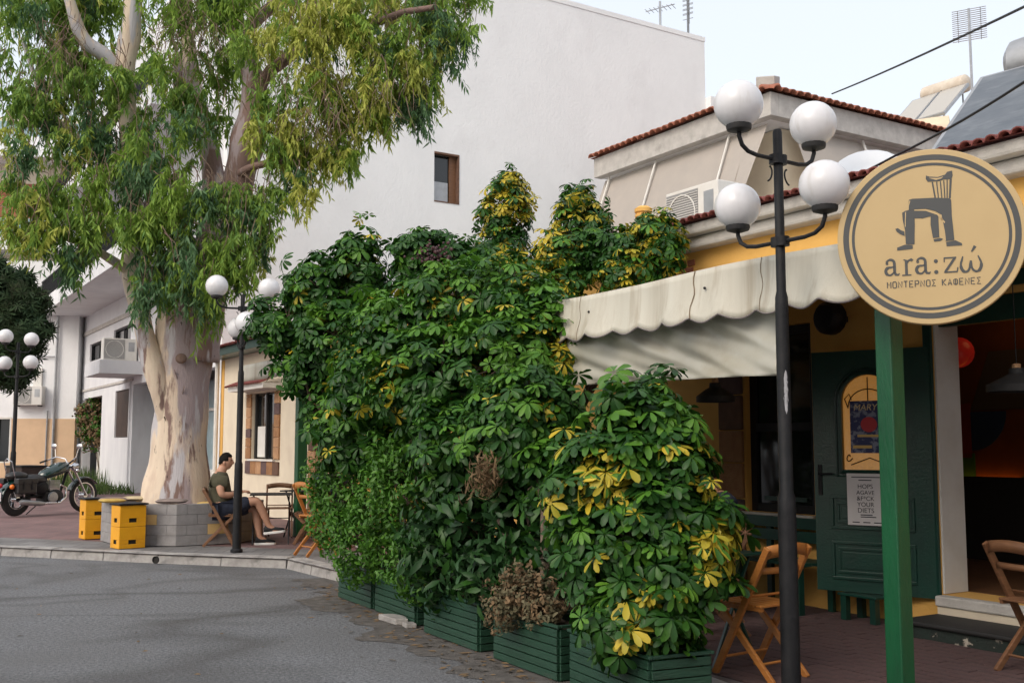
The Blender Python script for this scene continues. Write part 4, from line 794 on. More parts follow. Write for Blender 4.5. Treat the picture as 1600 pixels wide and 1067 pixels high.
# ================================================================ green planter boxes
BX = [((-1.83,11.28),(-1.36,10.42)), ((-1.33,10.36),(-.85,9.46)), ((-.76,9.18),(-.26,8.28)), ((-.15,8.08),(.31,7.26)), ((.37,7.16),(.79,6.22))]
BL = ['leftmost slatted green planter at the kerb corner', 'second green planter from the kerb corner with a broken edge', 'third green planter, in the middle of the hedge', 'green planter holding the dried plant', 'nearest green planter under the variegated bush']
def slat_box(label, a, b):
    a, b = Vector(a), Vector(b); d = b-a; ln = d.length; an = math.atan2(d.y, d.x); H = .36; DP = .44
    r = thing('planter_box', label, 'planter', (a.x,a.y,0), an, 'green slatted planter boxes')            # +y is away from the road
    n = 6; h = (H-.02)/n
    for j in range(n):
        z0, z1 = .012+j*h, .012+(j+1)*h-.007; w_ = lambda: rnd.uniform(-.002,.002)
        G().b(.022,ln-.022,.0+w_(),.018,z0,z1).o('slat', M['boxgreen'], r, bevel=.003); G().b(.022,ln-.022,DP-.018,DP,z0,z1).o('slat', M['boxgreen'], r)
        G().b(ln-.020,ln-.002+w_(),.022,DP-.022,z0,z1).o('slat', M['boxgreen'], r, bevel=.003); G().b(.002,.020,.022,DP-.022,z0,z1).o('slat', M['boxgreen'], r)
    for x in (0,ln-.05):
        for y in (.019,DP-.05): G().b(x+.021 if x == 0 else x-.001, x+.05 if x == 0 else x+.028, y, y+.03, 0, H).o('corner_post', M['boxgreen'], r)
    G().b(-.004,ln+.004,-.006,.022,H-.004,H+.016).b(-.004,ln+.004,DP-.022,DP+.006,H-.004,H+.016).b(-.004,.022,.023,DP-.023,H-.004,H+.016).b(ln-.022,ln+.004,.023,DP-.023,H-.004,H+.016).o('rim', M['boxgreen'], r, bevel=.004)
    G().b(.052,ln-.052,.052,DP-.052,.03,H-.05).o('soil', M['soil'], r); return r
for (a, b), lb_ in zip(BX, BL): slat_box(lb_, a, b)
bk = thing('broken_slab', 'broken pale kerb fragment lying at the foot of the second planter', 'stone', (-1.22,9.82,0), R(-60)); G().prism([(0,0),(.34,.02),(.40,.12),(.22,.17),(.05,.13)], .004, .06).o('piece', M['kerb'], bk, bevel=.01); G().prism([(.42,.05),(.55,.03),(.58,.12),(.46,.14)], .004, .045).o('chip', M['kerb'], bk, bevel=.008)
BI = thing('storage_bin', 'dark brown box bin against the far white wall', 'bin', (-13.9,30.4,.13), R(-40)); G().b(-.5,.5,-.35,.35,0,.85).o('body', M['brownshut'], BI, bevel=.01); G().b(-.53,.53,-.38,.38,.852,.90).o('lid', M['darkgrey'], BI, bevel=.01)
# ================================================================ motorcycle
def motorcycle():
    r = thing('motorcycle', 'dark green cruiser motorcycle with saddlebag parked on the pavement', 'motorcycle', at(28,700,22.1).xy.to_3d()+Vector((0,0,.13)), R(63)); r.scale = (1.10,)*3
    def wheel(x, rad, w_):
        wh = G(); n = 28; m = 8
        v = [((rad-w_+w_*math.cos(2*math.pi*j/m))*math.cos(2*math.pi*i/n), w_*.85*math.sin(2*math.pi*j/m), (rad-w_+w_*math.cos(2*math.pi*j/m))*math.sin(2*math.pi*i/n)) for i in range(n) for j in range(m)]
        wh.add(v, [(i*m+j, i*m+(j+1) % m, ((i+1) % n)*m+(j+1) % m, ((i+1) % n)*m+j) for i in range(n) for j in range(m)], T((x,0,rad)))
        ty = wh.o('tyre', M['rubber'], r, smooth=True)
        k = G(); ri = rad-2*w_+.015; RM = T((x,0,rad),(R(90),0,0)); k.lathe([(ri,-.04),(ri+.014,-.04),(ri+.014,.04),(ri,.04),(ri-.012,.0),(ri,-.04)], 28, RM, cap=False); k.lathe([(.001,-.07),(.05,-.07),(.05,.07),(.001,.07)], 14, RM); k.o('rim', M['chrome'], ty, smooth=True)
        s_ = G()
        for i in range(28):
            a = 2*math.pi*i/28; b = a+(.35 if i % 2 else -.35); s_.tube([(x+.048*math.cos(a), .05*(1 if i % 4 < 2 else -1), rad+.048*math.sin(a)), (x+ri*math.cos(b), 0, rad+ri*math.sin(b))], .003, 4)
        s_.o('spokes', M['chrome'], ty); return ty
    wheel(0, .315, .075); wheel(1.56, .335, .055)
    for s_ in (-1,1): G().tube([(1.56,s_*.09,.335),(1.20,s_*.09,.92)], [.022,.026], 10).o('fork', M['chrome'], r, smooth=True)
    def fender(x, rad, z, a0, a1, w_): return G().grid(lambda a, b: (x+rad*math.cos(R(a0+(a1-a0)*a)), w_*(2*b-1), z+rad*math.sin(R(a0+(a1-a0)*a))-.03*(2*b-1)**2), 16, 6)
    fender(1.56,.37,.335,35,165,.075).o('front_fender', M['tank'], r, smooth=True, solid=.006); fender(0,.36,.315,25,190,.10).o('rear_fender', M['tank'], r, smooth=True, solid=.008)
    g = G(); prof = [(.50,.06,.72,.07),(.58,.14,.74,.11),(.78,.19,.80,.15),(.95,.19,.85,.155),(1.08,.13,.88,.13),(1.17,.05,.90,.07)]; n = 14
    v = [(x, hw*math.cos(2*math.pi*j/n), z+hh*math.sin(2*math.pi*j/n)*(1 if math.sin(2*math.pi*j/n) > 0 else .6)) for x, hw, z, hh in prof for j in range(n)]
    g.add(v, [(i*n+j, i*n+(j+1) % n, (i+1)*n+(j+1) % n, (i+1)*n+j) for i in range(5) for j in range(n)]+[tuple(range(n))[::-1], tuple(range(5*n,6*n))]); tk = g.o('tank', M['tank'], r, smooth=True, ang=70)
    G().lathe([(.001,0),(.035,0),(.035,.02),(.001,.025)], 12, T((.88,0,.965))).o('filler_cap', M['chrome'], tk, smooth=True); G().sph((.75,0,.90),(.10,.05,.02),12,6).o('dash', M['chrome'], tk, smooth=True)
    g = G(); g.sph((.36,0,.67),(.30,.18,.11),16,10); g.sph((.0,0,.75),(.23,.15,.09),16,10); g.o('seat', M['leather'], r, smooth=True)
    g = G(); g.tube([(.05,-.0,.45),(.45,0,.35),(.95,0,.28),(1.12,0,.75),(1.2,0,.92)], .028, 8); [g.tube([(0,s_*.12,.315),(.45,s_*.10,.38),(.55,s_*.1,.62)], .02, 8) for s_ in (-1,1)]; g.o('frame', M['black'], r, smooth=True)
    eg = G(); eg.b(.55,.95,-.14,.14,.22,.44); eg = eg.o('engine', M['darkgrey'], r, bevel=.03)
    g = G(); [g.b(.66,.90,-.12,.12,.455+i*.026,.468+i*.026) for i in range(8)]; g.lathe([(.001,0),(.10,0),(.11,.02),(.10,.05),(.001,.06)], 16, T((.70,-.14,.33),(R(90),0,0))); g.o('cylinder_fins', M['metalgrey'], eg)
    g = G(); g.tube([(.92,-.10,.56),(1.02,-.14,.50),(1.0,-.16,.32),(.85,-.17,.22),(.45,-.18,.22)], .024, 8); ex_ = g.o('exhaust_pipe', M['chrome'], r, smooth=True); G().tube([(.5,-.185,.22),(.4,-.19,.225),(-.02,-.20,.27),(-.06,-.20,.275)], [.03,.05,.055,.03], 12).o('muffler', M['metalgrey'], ex_, smooth=True)
    for s_ in (-1,1):
        bg_ = G(); bg_.b(-.16,.26,*sorted((s_*.15,s_*.27)),.42,.70); bg_ = bg_.o('saddlebag', M['leather'], r, bevel=.03); G().b(-.17,.27,*sorted((s_*.14,s_*.278)),.60,.715).o('flap', M['leather'], bg_, bevel=.02); g = G(); [g.b(x-.015,x+.015,*sorted((s_*.28,s_*.287)),.50,.66) for x in (-.04,.14)]; g.o('buckle_strap', M['darkgrey'], bg_)
    for s_ in (-1,1): G().sph((.47,s_*.11,.52),(.16,.06,.13),14,8).o('side_cover', M['black'], r, smooth=True); G().sph((.80,s_*.13,.34),(.17,.06,.14),14,8).o('engine_cover', M['darkgrey'], r, smooth=True)
    hb = G(); [hb.tube([(1.18,s_*.04,.98),(1.20,s_*.12,1.06),(1.12,s_*.28,1.10),(.94,s_*.38,1.02)], .012, 8) for s_ in (-1,1)]; hb.tube([(1.18,-.05,.98),(1.18,.05,.98)], .014, 8); hb = hb.o('handlebar', M['chrome'], r, smooth=True)
    for s_ in (-1,1):
        G().tube([(.97,s_*.365,1.035),(.84,s_*.42,.985)], .018, 8).o('grip', M['rubber'], hb); G().tube([(1.10,s_*.29,1.10),(1.12,s_*.33,1.26)], .006, 5).sph((1.11,s_*.36,1.31),(.015,.075,.055),14,8).o('mirror', M['chrome'], hb, smooth=True)
    hl = G().lathe([(.001,-.10),(.05,-.09),(.085,-.02),(.09,.03),(.001,.045)], 18, T((1.33,0,.90),(0,R(90),0))).o('headlight', M['chrome'], r, smooth=True)
    om = mat('orange_lens', (.8,.18,.02,1), None, rough=.2)
    for s_ in (-1,1): G().sph((1.26,s_*.16,.83),.04,10,8).o('indicator', M['chrome'], r, smooth=True); G().sph((-.22,s_*.17,.56),.045,12,8).o('rear_indicator', om, r, smooth=True)
    tl = G().sph((-.36,0,.58),(.05,.075,.05),12,8).o('tail_light', mat('red_lens', (.45,.01,.015,1), None, rough=.2), r, smooth=True); G().b(-.405,-.395,-.11,.11,.30,.46).o('number_plate', M['paper'], r)
    G().tube([(-.10,-.11,.66),(-.20,-.11,1.02),(-.22,0,1.08),(-.20,.11,1.02),(-.10,.11,.66)], .011, 8).o('sissy_bar', M['chrome'], r, smooth=True); G().tube([(.62,.12,.22),(.50,.32,.0)], .012, 6).o('side_stand', M['black'], r)
    G().tube([(.8,-.14,.25),(.80,-.26,.26)], .014, 8).o('footpeg', M['rubber'], r); return r
motorcycle()
# ================================================================ people
def skinned(verts, edges, root, sub=2):
    me = bpy.data.meshes.new('tmp'); me.from_pydata([v[:3] for v in verts], edges, []); ob = bpy.data.objects.new('tmp', me); C.objects.link(ob)
    sm = ob.modifiers.new('s', 'SKIN'); sm.use_smooth_shade = True
    if not me.skin_vertices:
        bm = bmesh.new(); bm.from_mesh(me); bm.verts.layers.skin.verify(); bm.to_mesh(me); bm.free()
    for i, v in enumerate(verts):
        rr = v[3] if isinstance(v[3], tuple) else (v[3], v[3]); me.skin_vertices[0].data[i].radius = rr; me.skin_vertices[0].data[i].use_root = (i == root)
    sb = ob.modifiers.new('d', 'SUBSURF'); sb.levels = sub; sb.render_levels = sub
    dg = bpy.context.evaluated_depsgraph_get(); ev = ob.evaluated_get(dg); out = bpy.data.meshes.new_from_object(ev); bpy.data.objects.remove(ob); return out
def chain(names, J): return [(names[i], names[i+1]) for i in range(len(names)-1)]
def build_skin(J, chains, root, sub=2):
    idx = {}; verts = []; edges = []
    for ch in chains:
        for n in ch:
            if n not in idx: idx[n] = len(verts); verts.append(J[n])
        edges += [(idx[ch[i]], idx[ch[i+1]]) for i in range(len(ch)-1)]
    return skinned(verts, edges, idx[root], sub)
def headshape(c, fwd_yaw, tilt=0):
    # egg-shaped skull with brow, nose, lips, chin and ears; local +x is the face
    g = G(); nu, nv = 28, 22; v = []
    for i in range(nv+1):
        ph = math.pi*i/nv
        for j in range(nu):
            th = 2*math.pi*j/nu; x, y, z = math.sin(ph)*math.cos(th), math.sin(ph)*math.sin(th), math.cos(ph)
            rx, ry, rz_ = .098, .076, .118
            if z < 0: ry *= 1-.22*(-z); rx *= (1-.05*(-z))
            X, Y, Z = x*rx, y*ry, z*rz_
            if x > 0:
                f = max(0, 1-(abs(Y)/.022)**2)
                X += .026*f*math.exp(-((Z+.018)/.018)**2)+.012*f*math.exp(-((Z-.008)/.02)**2)
                X += .007*max(0, 1-(abs(Y)/.03)**2)*math.exp(-((Z+.060)/.012)**2); X += .010*max(0,1-(Y/.035)**2)*math.exp(-((Z+.098)/.018)**2)
                X -= .009*math.exp(-((Z-.006)/.014)**2)*math.exp(-((abs(Y)-.032)/.016)**2)
            v.append((X, Y, Z))
    g.add(v, [(i*nu+j, (i+1)*nu+j, (i+1)*nu+(j+1) % nu, i*nu+(j+1) % nu) for i in range(nv) for j in range(nu)])
    for s_ in (-1,1): g.sph((-.008,s_*.078,-.012),(.020,.010,.032),10,8)
    mx = T(c, (0,tilt,fwd_yaw)); g.v = [tuple(mx @ Vector(p)) for p in g.v]; return g
def hair(c, yaw, tilt, mt, root, long=0):
    g = G(); nu, nv = 28, 20; v = []; rr = random.Random(3)
    for i in range(nv+1):
        ph = math.pi*i/nv
        for j in range(nu):
            th = 2*math.pi*j/nu; x, y, z = math.sin(ph)*math.cos(th), math.sin(ph)*math.sin(th), math.cos(ph)
            line = .50 if x > .45 else (-.02-.45*max(0,-x) if x < .2 else .15)
            k = 1.10 if z > line-long else .86
            top = .016*max(0, z)*(1+.5*max(0, x)); n_ = rr.uniform(-.004,.004)
            v.append((x*.098*k+n_, y*.078*k+n_, z*.118*(1.04 if k > 1 else .86)+top))
    g.add(v, [(i*nu+j, (i+1)*nu+j, (i+1)*nu+(j+1) % nu, i*nu+(j+1) % nu) for i in range(nv) for j in range(nu)]); mx = T(c, (0,tilt,yaw)); g.v = [tuple(mx @ Vector(p)) for p in g.v]
    return g.o('hair', mt, root, smooth=True, ang=180)
def eyes(c, yaw, tilt, root):
    mx = T(c, (0,tilt,yaw)); g = G()
    for s_ in (-1,1): g.sph((.076,s_*.031,.006),(.011,.013,.007),10,8, mx)
    g.o('eyes', M['ink'], root, smooth=True); g = G()
    for s_ in (-1,1): g.sph((.086,s_*.033,.028),(.010,.022,.005),10,6, mx)
    g.o('eyebrows', M['hair'], root, smooth=True)
def hand(J, ch, nm, w_, d, side):                # five curled fingers from the wrist w_, pointing along d
    w_ = Vector(w_); d = Vector(d).normalized(); s_ = Vector(side).normalized(); dn = d.cross(s_)
    if dn.z > 0: dn = -dn
    J[nm+'p'] = (*(w_+d*.05), (.034,.02))
    for k, (o_, ln) in enumerate(((-.030,.062),(-.010,.075),(.010,.078),(.029,.068))):
        a = w_+d*.088+s_*o_; b = a+d*ln*.55+dn*.012; c_ = b+d*ln*.30+dn*.034
        for q, p_ in (('a',a),('b',b),('c',c_)): J[f'{nm}f{k}{q}'] = (*p_, .0095 if q != 'c' else .0075)
        ch.append([nm+'p', f'{nm}f{k}a', f'{nm}f{k}b', f'{nm}f{k}c'])
    t0 = w_+d*.03-s_*.034; t1 = t0+d*.035-s_*.022+dn*.01; t2 = t1+d*.03+dn*.012
    for q, p_ in (('a',t0),('b',t1),('c',t2)): J[nm+'t'+q] = (*p_, .011 if q != 'c' else .008)
    ch.append([nm+'p', nm+'ta', nm+'tb', nm+'tc'])
def seated(label, loc, rz, shirt, shorts, crossed=True, hide_legs=False):
    P = thing('person', label, 'person', loc, rz)              # faces local +x, seat at z .47
    J = {'pel':(-.02,0,.56,(.19,.15)),'sp1':(-.07,0,.70,(.18,.145)),'sp2':(-.10,0,.86,(.20,.15)),'che':(-.10,0,.98,(.19,.135)),'nk0':(-.085,0,1.06,.078),'nk1':(-.055,0,1.12,.074),'hd':(-.035,0,1.17,.066)}
    ch = [['pel','sp1','sp2','che','nk0','nk1','hd']]
    for s_, n in ((1,'l'),(-1,'r')):
        J[n+'sh'] = (-.10,s_*.19,1.0,.080); J[n+'el'] = (-.06,s_*.25,.75,.058); J[n+'fm'] = (.06,s_*.20,.74,.050); J[n+'wr'] = (.21,s_*.07,.78,.028)
        ch.append(['che', n+'sh', n+'el', n+'fm', n+'wr', n+'hp']); hand(J, ch, n+'h', (.21,s_*.07,.78), (.85,-s_*.5,.12), (s_*.5,.85,0))
    J['lhip'] = (.0,.10,.53,.115); J['rhip'] = (.0,-.10,.53,.115)
    # right leg crossed over the left knee (nearer the viewer)
    if crossed:
        J['rkn'] = (.44,-.07,.66,.075); J['rcf'] = (.53,-.04,.50,.068); J['ran'] = (.63,-.02,.27,.044); J['rft'] = (.74,-.03,.20,.036); J['rto'] = (.83,-.03,.20,.026)
        J['lkn'] = (.43,.09,.54,.075); J['lcf'] = (.46,.09,.36,.068); J['lan'] = (.50,.09,.10,.044); J['lft'] = (.60,.09,.045,.036); J['lto'] = (.70,.09,.035,.026)
    else:
        for s_, n in ((1,'l'),(-1,'r')): J[n+'kn'] = (.43,s_*.11,.54,.062); J[n+'cf'] = (.43,s_*.11,.36,.056); J[n+'an'] = (.42,s_*.11,.10,.036); J[n+'ft'] = (.52,s_*.11,.045,.036); J[n+'to'] = (.62,s_*.11,.035,.026)
    for n in 'lr': ch.append(['pel', n+'hip', n+'kn', n+'cf', n+'an', n+'ft', n+'to'])
    me = build_skin(J, ch, 'pel'); hc, yaw = (-.01,0,1.222), R(-12)
    hs = headshape(hc, yaw, R(2)); bm = bmesh.new(); bm.from_mesh(me); tmp = hs.mesh('h', M['skin'], True, 180); bm.from_mesh(tmp); me2 = bpy.data.meshes.new('body'); bm.to_mesh(me2); bm.free(); me2.materials.clear(); me2.materials.append(M['skin']); me2.shade_smooth(); mkobj('body', me2, P)
    hair(hc, yaw, R(2), M['hair'], P); eyes(hc, yaw, R(2), P)
    gr = lambda k, d: (*J[k][:3], tuple(q+d for q in J[k][3]) if isinstance(J[k][3], tuple) else J[k][3]+d)
    JS = {k: gr(k, .030) for k in ('pel','sp1','sp2','che')}; JS['col'] = (-.088,0,1.055,.098); sc2 = [['pel','sp1','sp2','che','col']]
    for n in 'lr': JS[n+'sh'] = (*J[n+'sh'][:3], .112); v = Vector(J[n+'sh'][:3]).lerp(Vector(J[n+'el'][:3]), .72); JS[n+'sl'] = (*v, .088); sc2.append(['che', n+'sh', n+'sl'])
    ms = build_skin(JS, sc2, 'pel'); ms.materials.clear(); ms.materials.append(shirt); mkobj('shirt', ms, P)
    JT = {'pel': (.0,0,.585, (.185,.15))}; sc3 = []
    for n in 'lr': JT[n+'hip'] = gr(n+'hip', .03); v = Vector(J[n+'hip'][:3]).lerp(Vector(J[n+'kn'][:3]), .86); JT[n+'hem'] = (*v, .108); sc3.append(['pel', n+'hip', n+'hem'])
    mt_ = build_skin(JT, sc3, 'pel'); mt_.materials.clear(); mt_.materials.append(shorts); mkobj('shorts', mt_, P)
    for n in 'lr':
        d = (Vector(J[n+'to'][:3])-Vector(J[n+'an'][:3])); yawf = math.atan2(d.y, d.x); flat_ = Vector((d.x,d.y,0)).normalized(); hl = Vector(J[n+'an'][:3])
        pit = 0 if n == 'l' or not crossed else R(-6)
        mx = T((hl.x-.02, hl.y, J[n+'to'][2]-.035), (0,pit,yawf)); g = G()
        pr = [(-.05,.030,.075),(-.02,.038,.105),(.04,.038,.10),(.10,.042,.072),(.17,.046,.055),(.225,.036,.042),(.25,.015,.032)]; m = 12
        v = [(x, w_*math.cos(2*math.pi*j/m), .022+(h/2)*(1+math.sin(2*math.pi*j/m))*.9) for x, w_, h in pr for j in range(m)]
        g.add(v, [(i*m+j, i*m+(j+1) % m, (i+1)*m+(j+1) % m, (i+1)*m+j) for i in range(len(pr)-1) for j in range(m)]+[tuple(range(m))[::-1], tuple(range((len(pr)-1)*m, len(pr)*m))], mx); sh_ = g.o('shoe', M['shoe'], P, smooth=True, ang=80)
        so_ = [(-.055,-.030),(-.03,-.040),(.06,-.040),(.16,-.050),(.23,-.040),(.262,-.010),(.262,.010),(.23,.040),(.16,.050),(.06,.040),(-.03,.040),(-.055,.030)]
        G().prism(so_, -.012, .024, mx).o('sole', M['sole'], sh_, bevel=.006)
    return P
seated('seated man in olive shirt and dark shorts, legs crossed, beside the lamp', (-4.22,15.72,.13-.005), R(14), M['olive'], M['navy'])
seated('person in navy shirt seated mostly hidden at the left edge of the hedge', (-2.55,15.3,.13), R(50), M['navy'], M['navy'], False)
chair('brown folding chair under the person in navy shirt', (-2.58,15.28,.13), face(math.cos(R(50)),math.sin(R(50))), M['woodd'])
seated('dark haired person seated behind the variegated bush by the cafe wall', (1.62,9.0,.13), R(190), M['navy'], M['navy'], False)
chair('brown folding chair under the dark haired person behind the bush', (1.64,9.0,.13), face(-1,-.17), M['woodd'])
# ================================================================ vegetation
rng = np.random.default_rng(5)
def trimesh(name, V, Tr, mi, mats):
    me = bpy.data.meshes.new(name); nt_ = len(Tr); me.vertices.add(len(V)); me.vertices.foreach_set('co', V.astype(np.float32).ravel())
    me.loops.add(nt_*3); me.loops.foreach_set('vertex_index', Tr.astype(np.int32).ravel()); me.polygons.add(nt_)
    me.polygons.foreach_set('loop_start', np.arange(0, nt_*3, 3, dtype=np.int32)); me.polygons.foreach_set('loop_total', np.full(nt_, 3, dtype=np.int32))
    for m in mats: me.materials.append(m)
    me.polygons.foreach_set('material_index', mi.astype(np.int32)); me.update(calc_edges=True); return me
LT = np.array([(0,2,1),(1,2,5),(1,5,4),(4,5,7),(0,3,2),(2,3,6),(2,6,5),(5,6,7)])       # first four: left half
def leaflet(L, W, droop, fold, start=0.0, wide=.62):
    """leaf along +x, 8 vertices"""
    def pt(t, w):
        x = start+L*t; z = -droop*L*t*t+abs(w)*fold; return (x, w, z)
    return np.array([pt(0,0), pt(.36,W*.36), pt(.36,0), pt(.36,-W*.36), pt(.72,W*.5), pt(.72,0), pt(.72,-W*.5), pt(1,0)])
LT2 = np.array([(0,2,1),(1,2,5),(1,5,4),(4,5,8),(4,8,7),(7,8,10),(0,3,2),(2,3,6),(2,6,5),(5,6,9),(5,9,8),(8,9,10)])
def leaflet2(L, W, droop, fold, start=0.0):
    """rounded leaflet along +x, 11 vertices"""
    pt = lambda t, w: (start+L*t, w, -droop*L*t*t+abs(w)*fold)
    return np.array([pt(0,0)]+[pt(t, s*W*q) for t, q in ((.30,.27),(.70,.5),(.93,.34)) for s in (1,0,-1)]+[pt(1.0,0)])
LT4 = np.array([(0,2,1),(0,3,2),(1,2,4),(2,3,4)])
def leaflet4(L, W, droop, fold, start=0.0):
    pt = lambda t, w: (start+L*t, w, -droop*L*t*t+abs(w)*fold)
    return np.array([pt(0,0), pt(.42,W*.5), pt(.45,0), pt(.42,-W*.5), pt(1,0)])
def rotz(a): c, s = math.cos(a), math.sin(a); return np.array([[c,-s,0],[s,c,0],[0,0,1]])
def umbrella(n, L, W, droop, rr):
    V = []; T_ = []
    for k in range(n):
        l = L*rr.uniform(.75,1.08); lf = leaflet2(l, W*rr.uniform(.85,1.1), droop*rr.uniform(.6,1.5), .3, .012); a = 2*math.pi*k/n+rr.uniform(-.15,.15)
        tilt = rr.uniform(-.12,.3); c, s = math.cos(tilt), math.sin(tilt); lf = lf @ np.array([[c,0,-s],[0,1,0],[s,0,c]]); V.append(lf @ rotz(a).T); T_.append(LT2+11*k)
    return np.vstack(V), np.vstack(T_)
def frames(N, spin):
    """rotation matrices taking +z to the rows of N, with a spin about it"""
    N = N/np.linalg.norm(N, axis=1, keepdims=True); ref = np.where(np.abs(N[:, 2:3]) < .95, np.array([[0,0,1.]]), np.array([[1.,0,0]]))
    X = np.cross(ref, N); X /= np.linalg.norm(X, axis=1, keepdims=True); Y = np.cross(N, X)
    c, s = np.cos(spin)[:, None], np.sin(spin)[:, None]; return np.stack([X*c+Y*s, -X*s+Y*c, N], axis=2)
def scatter(templates, P, Rm, Sc, pick, mimap):
    Vs, Ts, Ms = [], [], []; off_ = 0
    for k in range(len(templates)):
        ix = np.where(pick == k)[0]
        if not len(ix): continue
        V, Tr = templates[k]; W = np.einsum('nij,vj->nvi', Rm[ix], V)*Sc[ix][:, None, None]+P[ix][:, None, :]
        n = len(ix); Vs.append(W.reshape(-1, 3)); Ts.append((Tr[None]+(np.arange(n)*len(V))[:, None, None]).reshape(-1, 3)+off_); Ms.append(mimap(ix, Tr)); off_ += n*len(V)
    return np.vstack(Vs), np.vstack(Ts), np.concatenate(Ms)
rr = random.Random(11)
UMB = [umbrella(rr.choice((7,8,8,9)), .118, .050, rr.uniform(.15,.5), rr) for _ in range(6)]
SHM = [M['leaf'], M['leafl'], M['leafy']]
def mi_style(style, Tr, rg):
    n = len(Tr)
    if style == 0: return np.zeros(n, int)
    if style == 1: return np.ones(n, int)
    out = np.zeros(n, int); nl = n//12                       # variegated: whole or half leaflets yellow
    for k in range(nl):
        r_ = rg.random(); b = k*12
        if r_ < .55: out[b:b+12] = 2
        elif r_ < .75: out[b:b+6] = 2
        elif r_ < .9: out[b+6:b+12] = 2; out[b:b+6] = 1
    return out
UMESH = {}
for k, (V, Tr) in enumerate(UMB):
    for st_ in range(3): UMESH[(k, st_)] = trimesh('leaf_cluster', V, Tr, mi_style(st_, Tr, rng), SHM)
def shell(lobes, dens, inner=.25):
    """points and outward normals on the outside of a union of ellipsoids"""
    P, N = [], []
    for c, r in lobes:
        c, r = np.array(c), np.array(r); n = int(dens*4*math.pi*((r[0]*r[1])**1.6/3+(r[0]*r[2])**1.6/3+(r[1]*r[2])**1.6/3)**(1/1.6))
        d = rng.normal(size=(n, 3)); d /= np.linalg.norm(d, axis=1, keepdims=True); rad = np.where(rng.random(n) < inner, rng.uniform(.55,.88,n), rng.uniform(.88,1.07,n))
        lump = 1+.10*np.sin(d[:,0]*5+c[0]*9)*np.sin(d[:,2]*6+c[1]*7)+.06*np.sin(d[:,1]*11+c[2]*5)
        p = c+d*r*(rad*lump)[:, None]; keep = np.ones(n, bool)
        for c2, r2 in lobes:
            c2, r2 = np.array(c2), np.array(r2)
            if np.allclose(c, c2): continue
            keep &= (((p-c2)/r2)**2).sum(1) > .55
        # stray shoots that break the outline
        for _ in range(int(7+9*r[0]*r[2]*4)):
            sd_ = rng.normal(size=3)+np.array([0,0,.5]); sd_ /= np.linalg.norm(sd_); tip = c+sd_*r*rng.uniform(1.03,1.2); k_ = int(rng.integers(3,7))
            q_ = tip+rng.normal(size=(k_,3))*.055*np.array([1,1,1.2])-sd_*r*rng.uniform(0,.18,(k_,1)); P.append(q_); nn_ = np.tile(sd_, (k_,1))+rng.normal(size=(k_,3))*.45; N.append(nn_/np.linalg.norm(nn_,axis=1,keepdims=True))
        nn = d/r; nn /= np.linalg.norm(nn, axis=1, keepdims=True); P.append(p[keep]); N.append(nn[keep])
    return np.vstack(P), np.vstack(N)
CAMP = np.array([0,0,CZ])
def lobepx(L): return [(tuple(at(x, y, Y)), r if isinstance(r, tuple) else (r, r, r)) for x, y, Y, r in L]
def schefflera(label, base, lobes, dens, yellow, light, nparts, scale=1.0, group='schefflera shrubs', yspots=(), minz=.30, yprob=.45):
    lb = lobepx(lobes); S_ = thing('schefflera_shrub', label, 'shrub', (base[0], base[1], base[2]), 0, group); B = np.array(base)
    P, N = shell(lb, dens*1.3); ok = P[:, 2] > minz; P, N = P[ok], N[ok]; n = len(P)
    A_ = N*.75+np.array([0,0,.75])+rng.normal(size=(n,3))*.28; Rm = frames(A_, rng.uniform(0, 6.28, n)); Sc = rng.uniform(.62,1.22,n)*scale*.92; pick = rng.integers(0, len(UMB), n)
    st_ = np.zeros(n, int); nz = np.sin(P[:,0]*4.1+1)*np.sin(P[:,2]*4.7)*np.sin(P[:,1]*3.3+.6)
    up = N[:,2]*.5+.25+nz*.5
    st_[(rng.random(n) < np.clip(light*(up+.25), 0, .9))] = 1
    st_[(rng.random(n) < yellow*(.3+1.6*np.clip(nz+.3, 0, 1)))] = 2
    for (px, py, pr) in yspots:
        for i in range(n):
            q = project(P[i])
            if (q[0]-px)**2+(q[1]-py)**2 < pr*pr and rng.random() < yprob: st_[i] = 2
    # the clusters nearest to the viewer are parts of their own
    view = CAMP-P; dist = np.linalg.norm(view, axis=1); facing = (N*view).sum(1)/dist; score = facing-.5*(dist-dist.min()); order = np.argsort(-score); front = order[:nparts] if nparts else order[:0]
    msk = np.ones(n, bool); msk[front] = False; ix = np.where(msk)[0]
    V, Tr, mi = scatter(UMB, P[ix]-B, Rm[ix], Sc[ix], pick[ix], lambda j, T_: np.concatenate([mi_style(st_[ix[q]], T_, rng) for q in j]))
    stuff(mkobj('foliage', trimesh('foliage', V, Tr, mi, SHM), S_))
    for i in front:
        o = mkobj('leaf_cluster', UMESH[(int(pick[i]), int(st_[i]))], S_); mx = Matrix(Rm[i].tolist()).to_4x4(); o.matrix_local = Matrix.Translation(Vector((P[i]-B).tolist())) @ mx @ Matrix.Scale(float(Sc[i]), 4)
    g = G()
    for c, r in lb:
        e = Vector(c)-Vector(base); mid = e*.5+Vector((rr.uniform(-.12,.12), rr.uniform(-.12,.12), 0)); g.tube([(rr.uniform(-.06,.06),rr.uniform(-.06,.06),0), mid, e, e+Vector((rr.uniform(-.1,.1),rr.uniform(-.1,.1),r[2]*.75))], [.028,.022,.014,.006], 6)
        for _ in range(6):
            d = Vector((rr.gauss(0,1), rr.gauss(0,1), rr.gauss(.5,.8))).normalized(); g.tube([e-d*.02, e+Vector((d.x*r[0], d.y*r[1], d.z*r[2]))*.85], [.009,.004], 5)
    g.o('stems', M['stem'], S_); return S_
boxc = [((Vector(a)+Vector(b))/2) for a, b in BX]
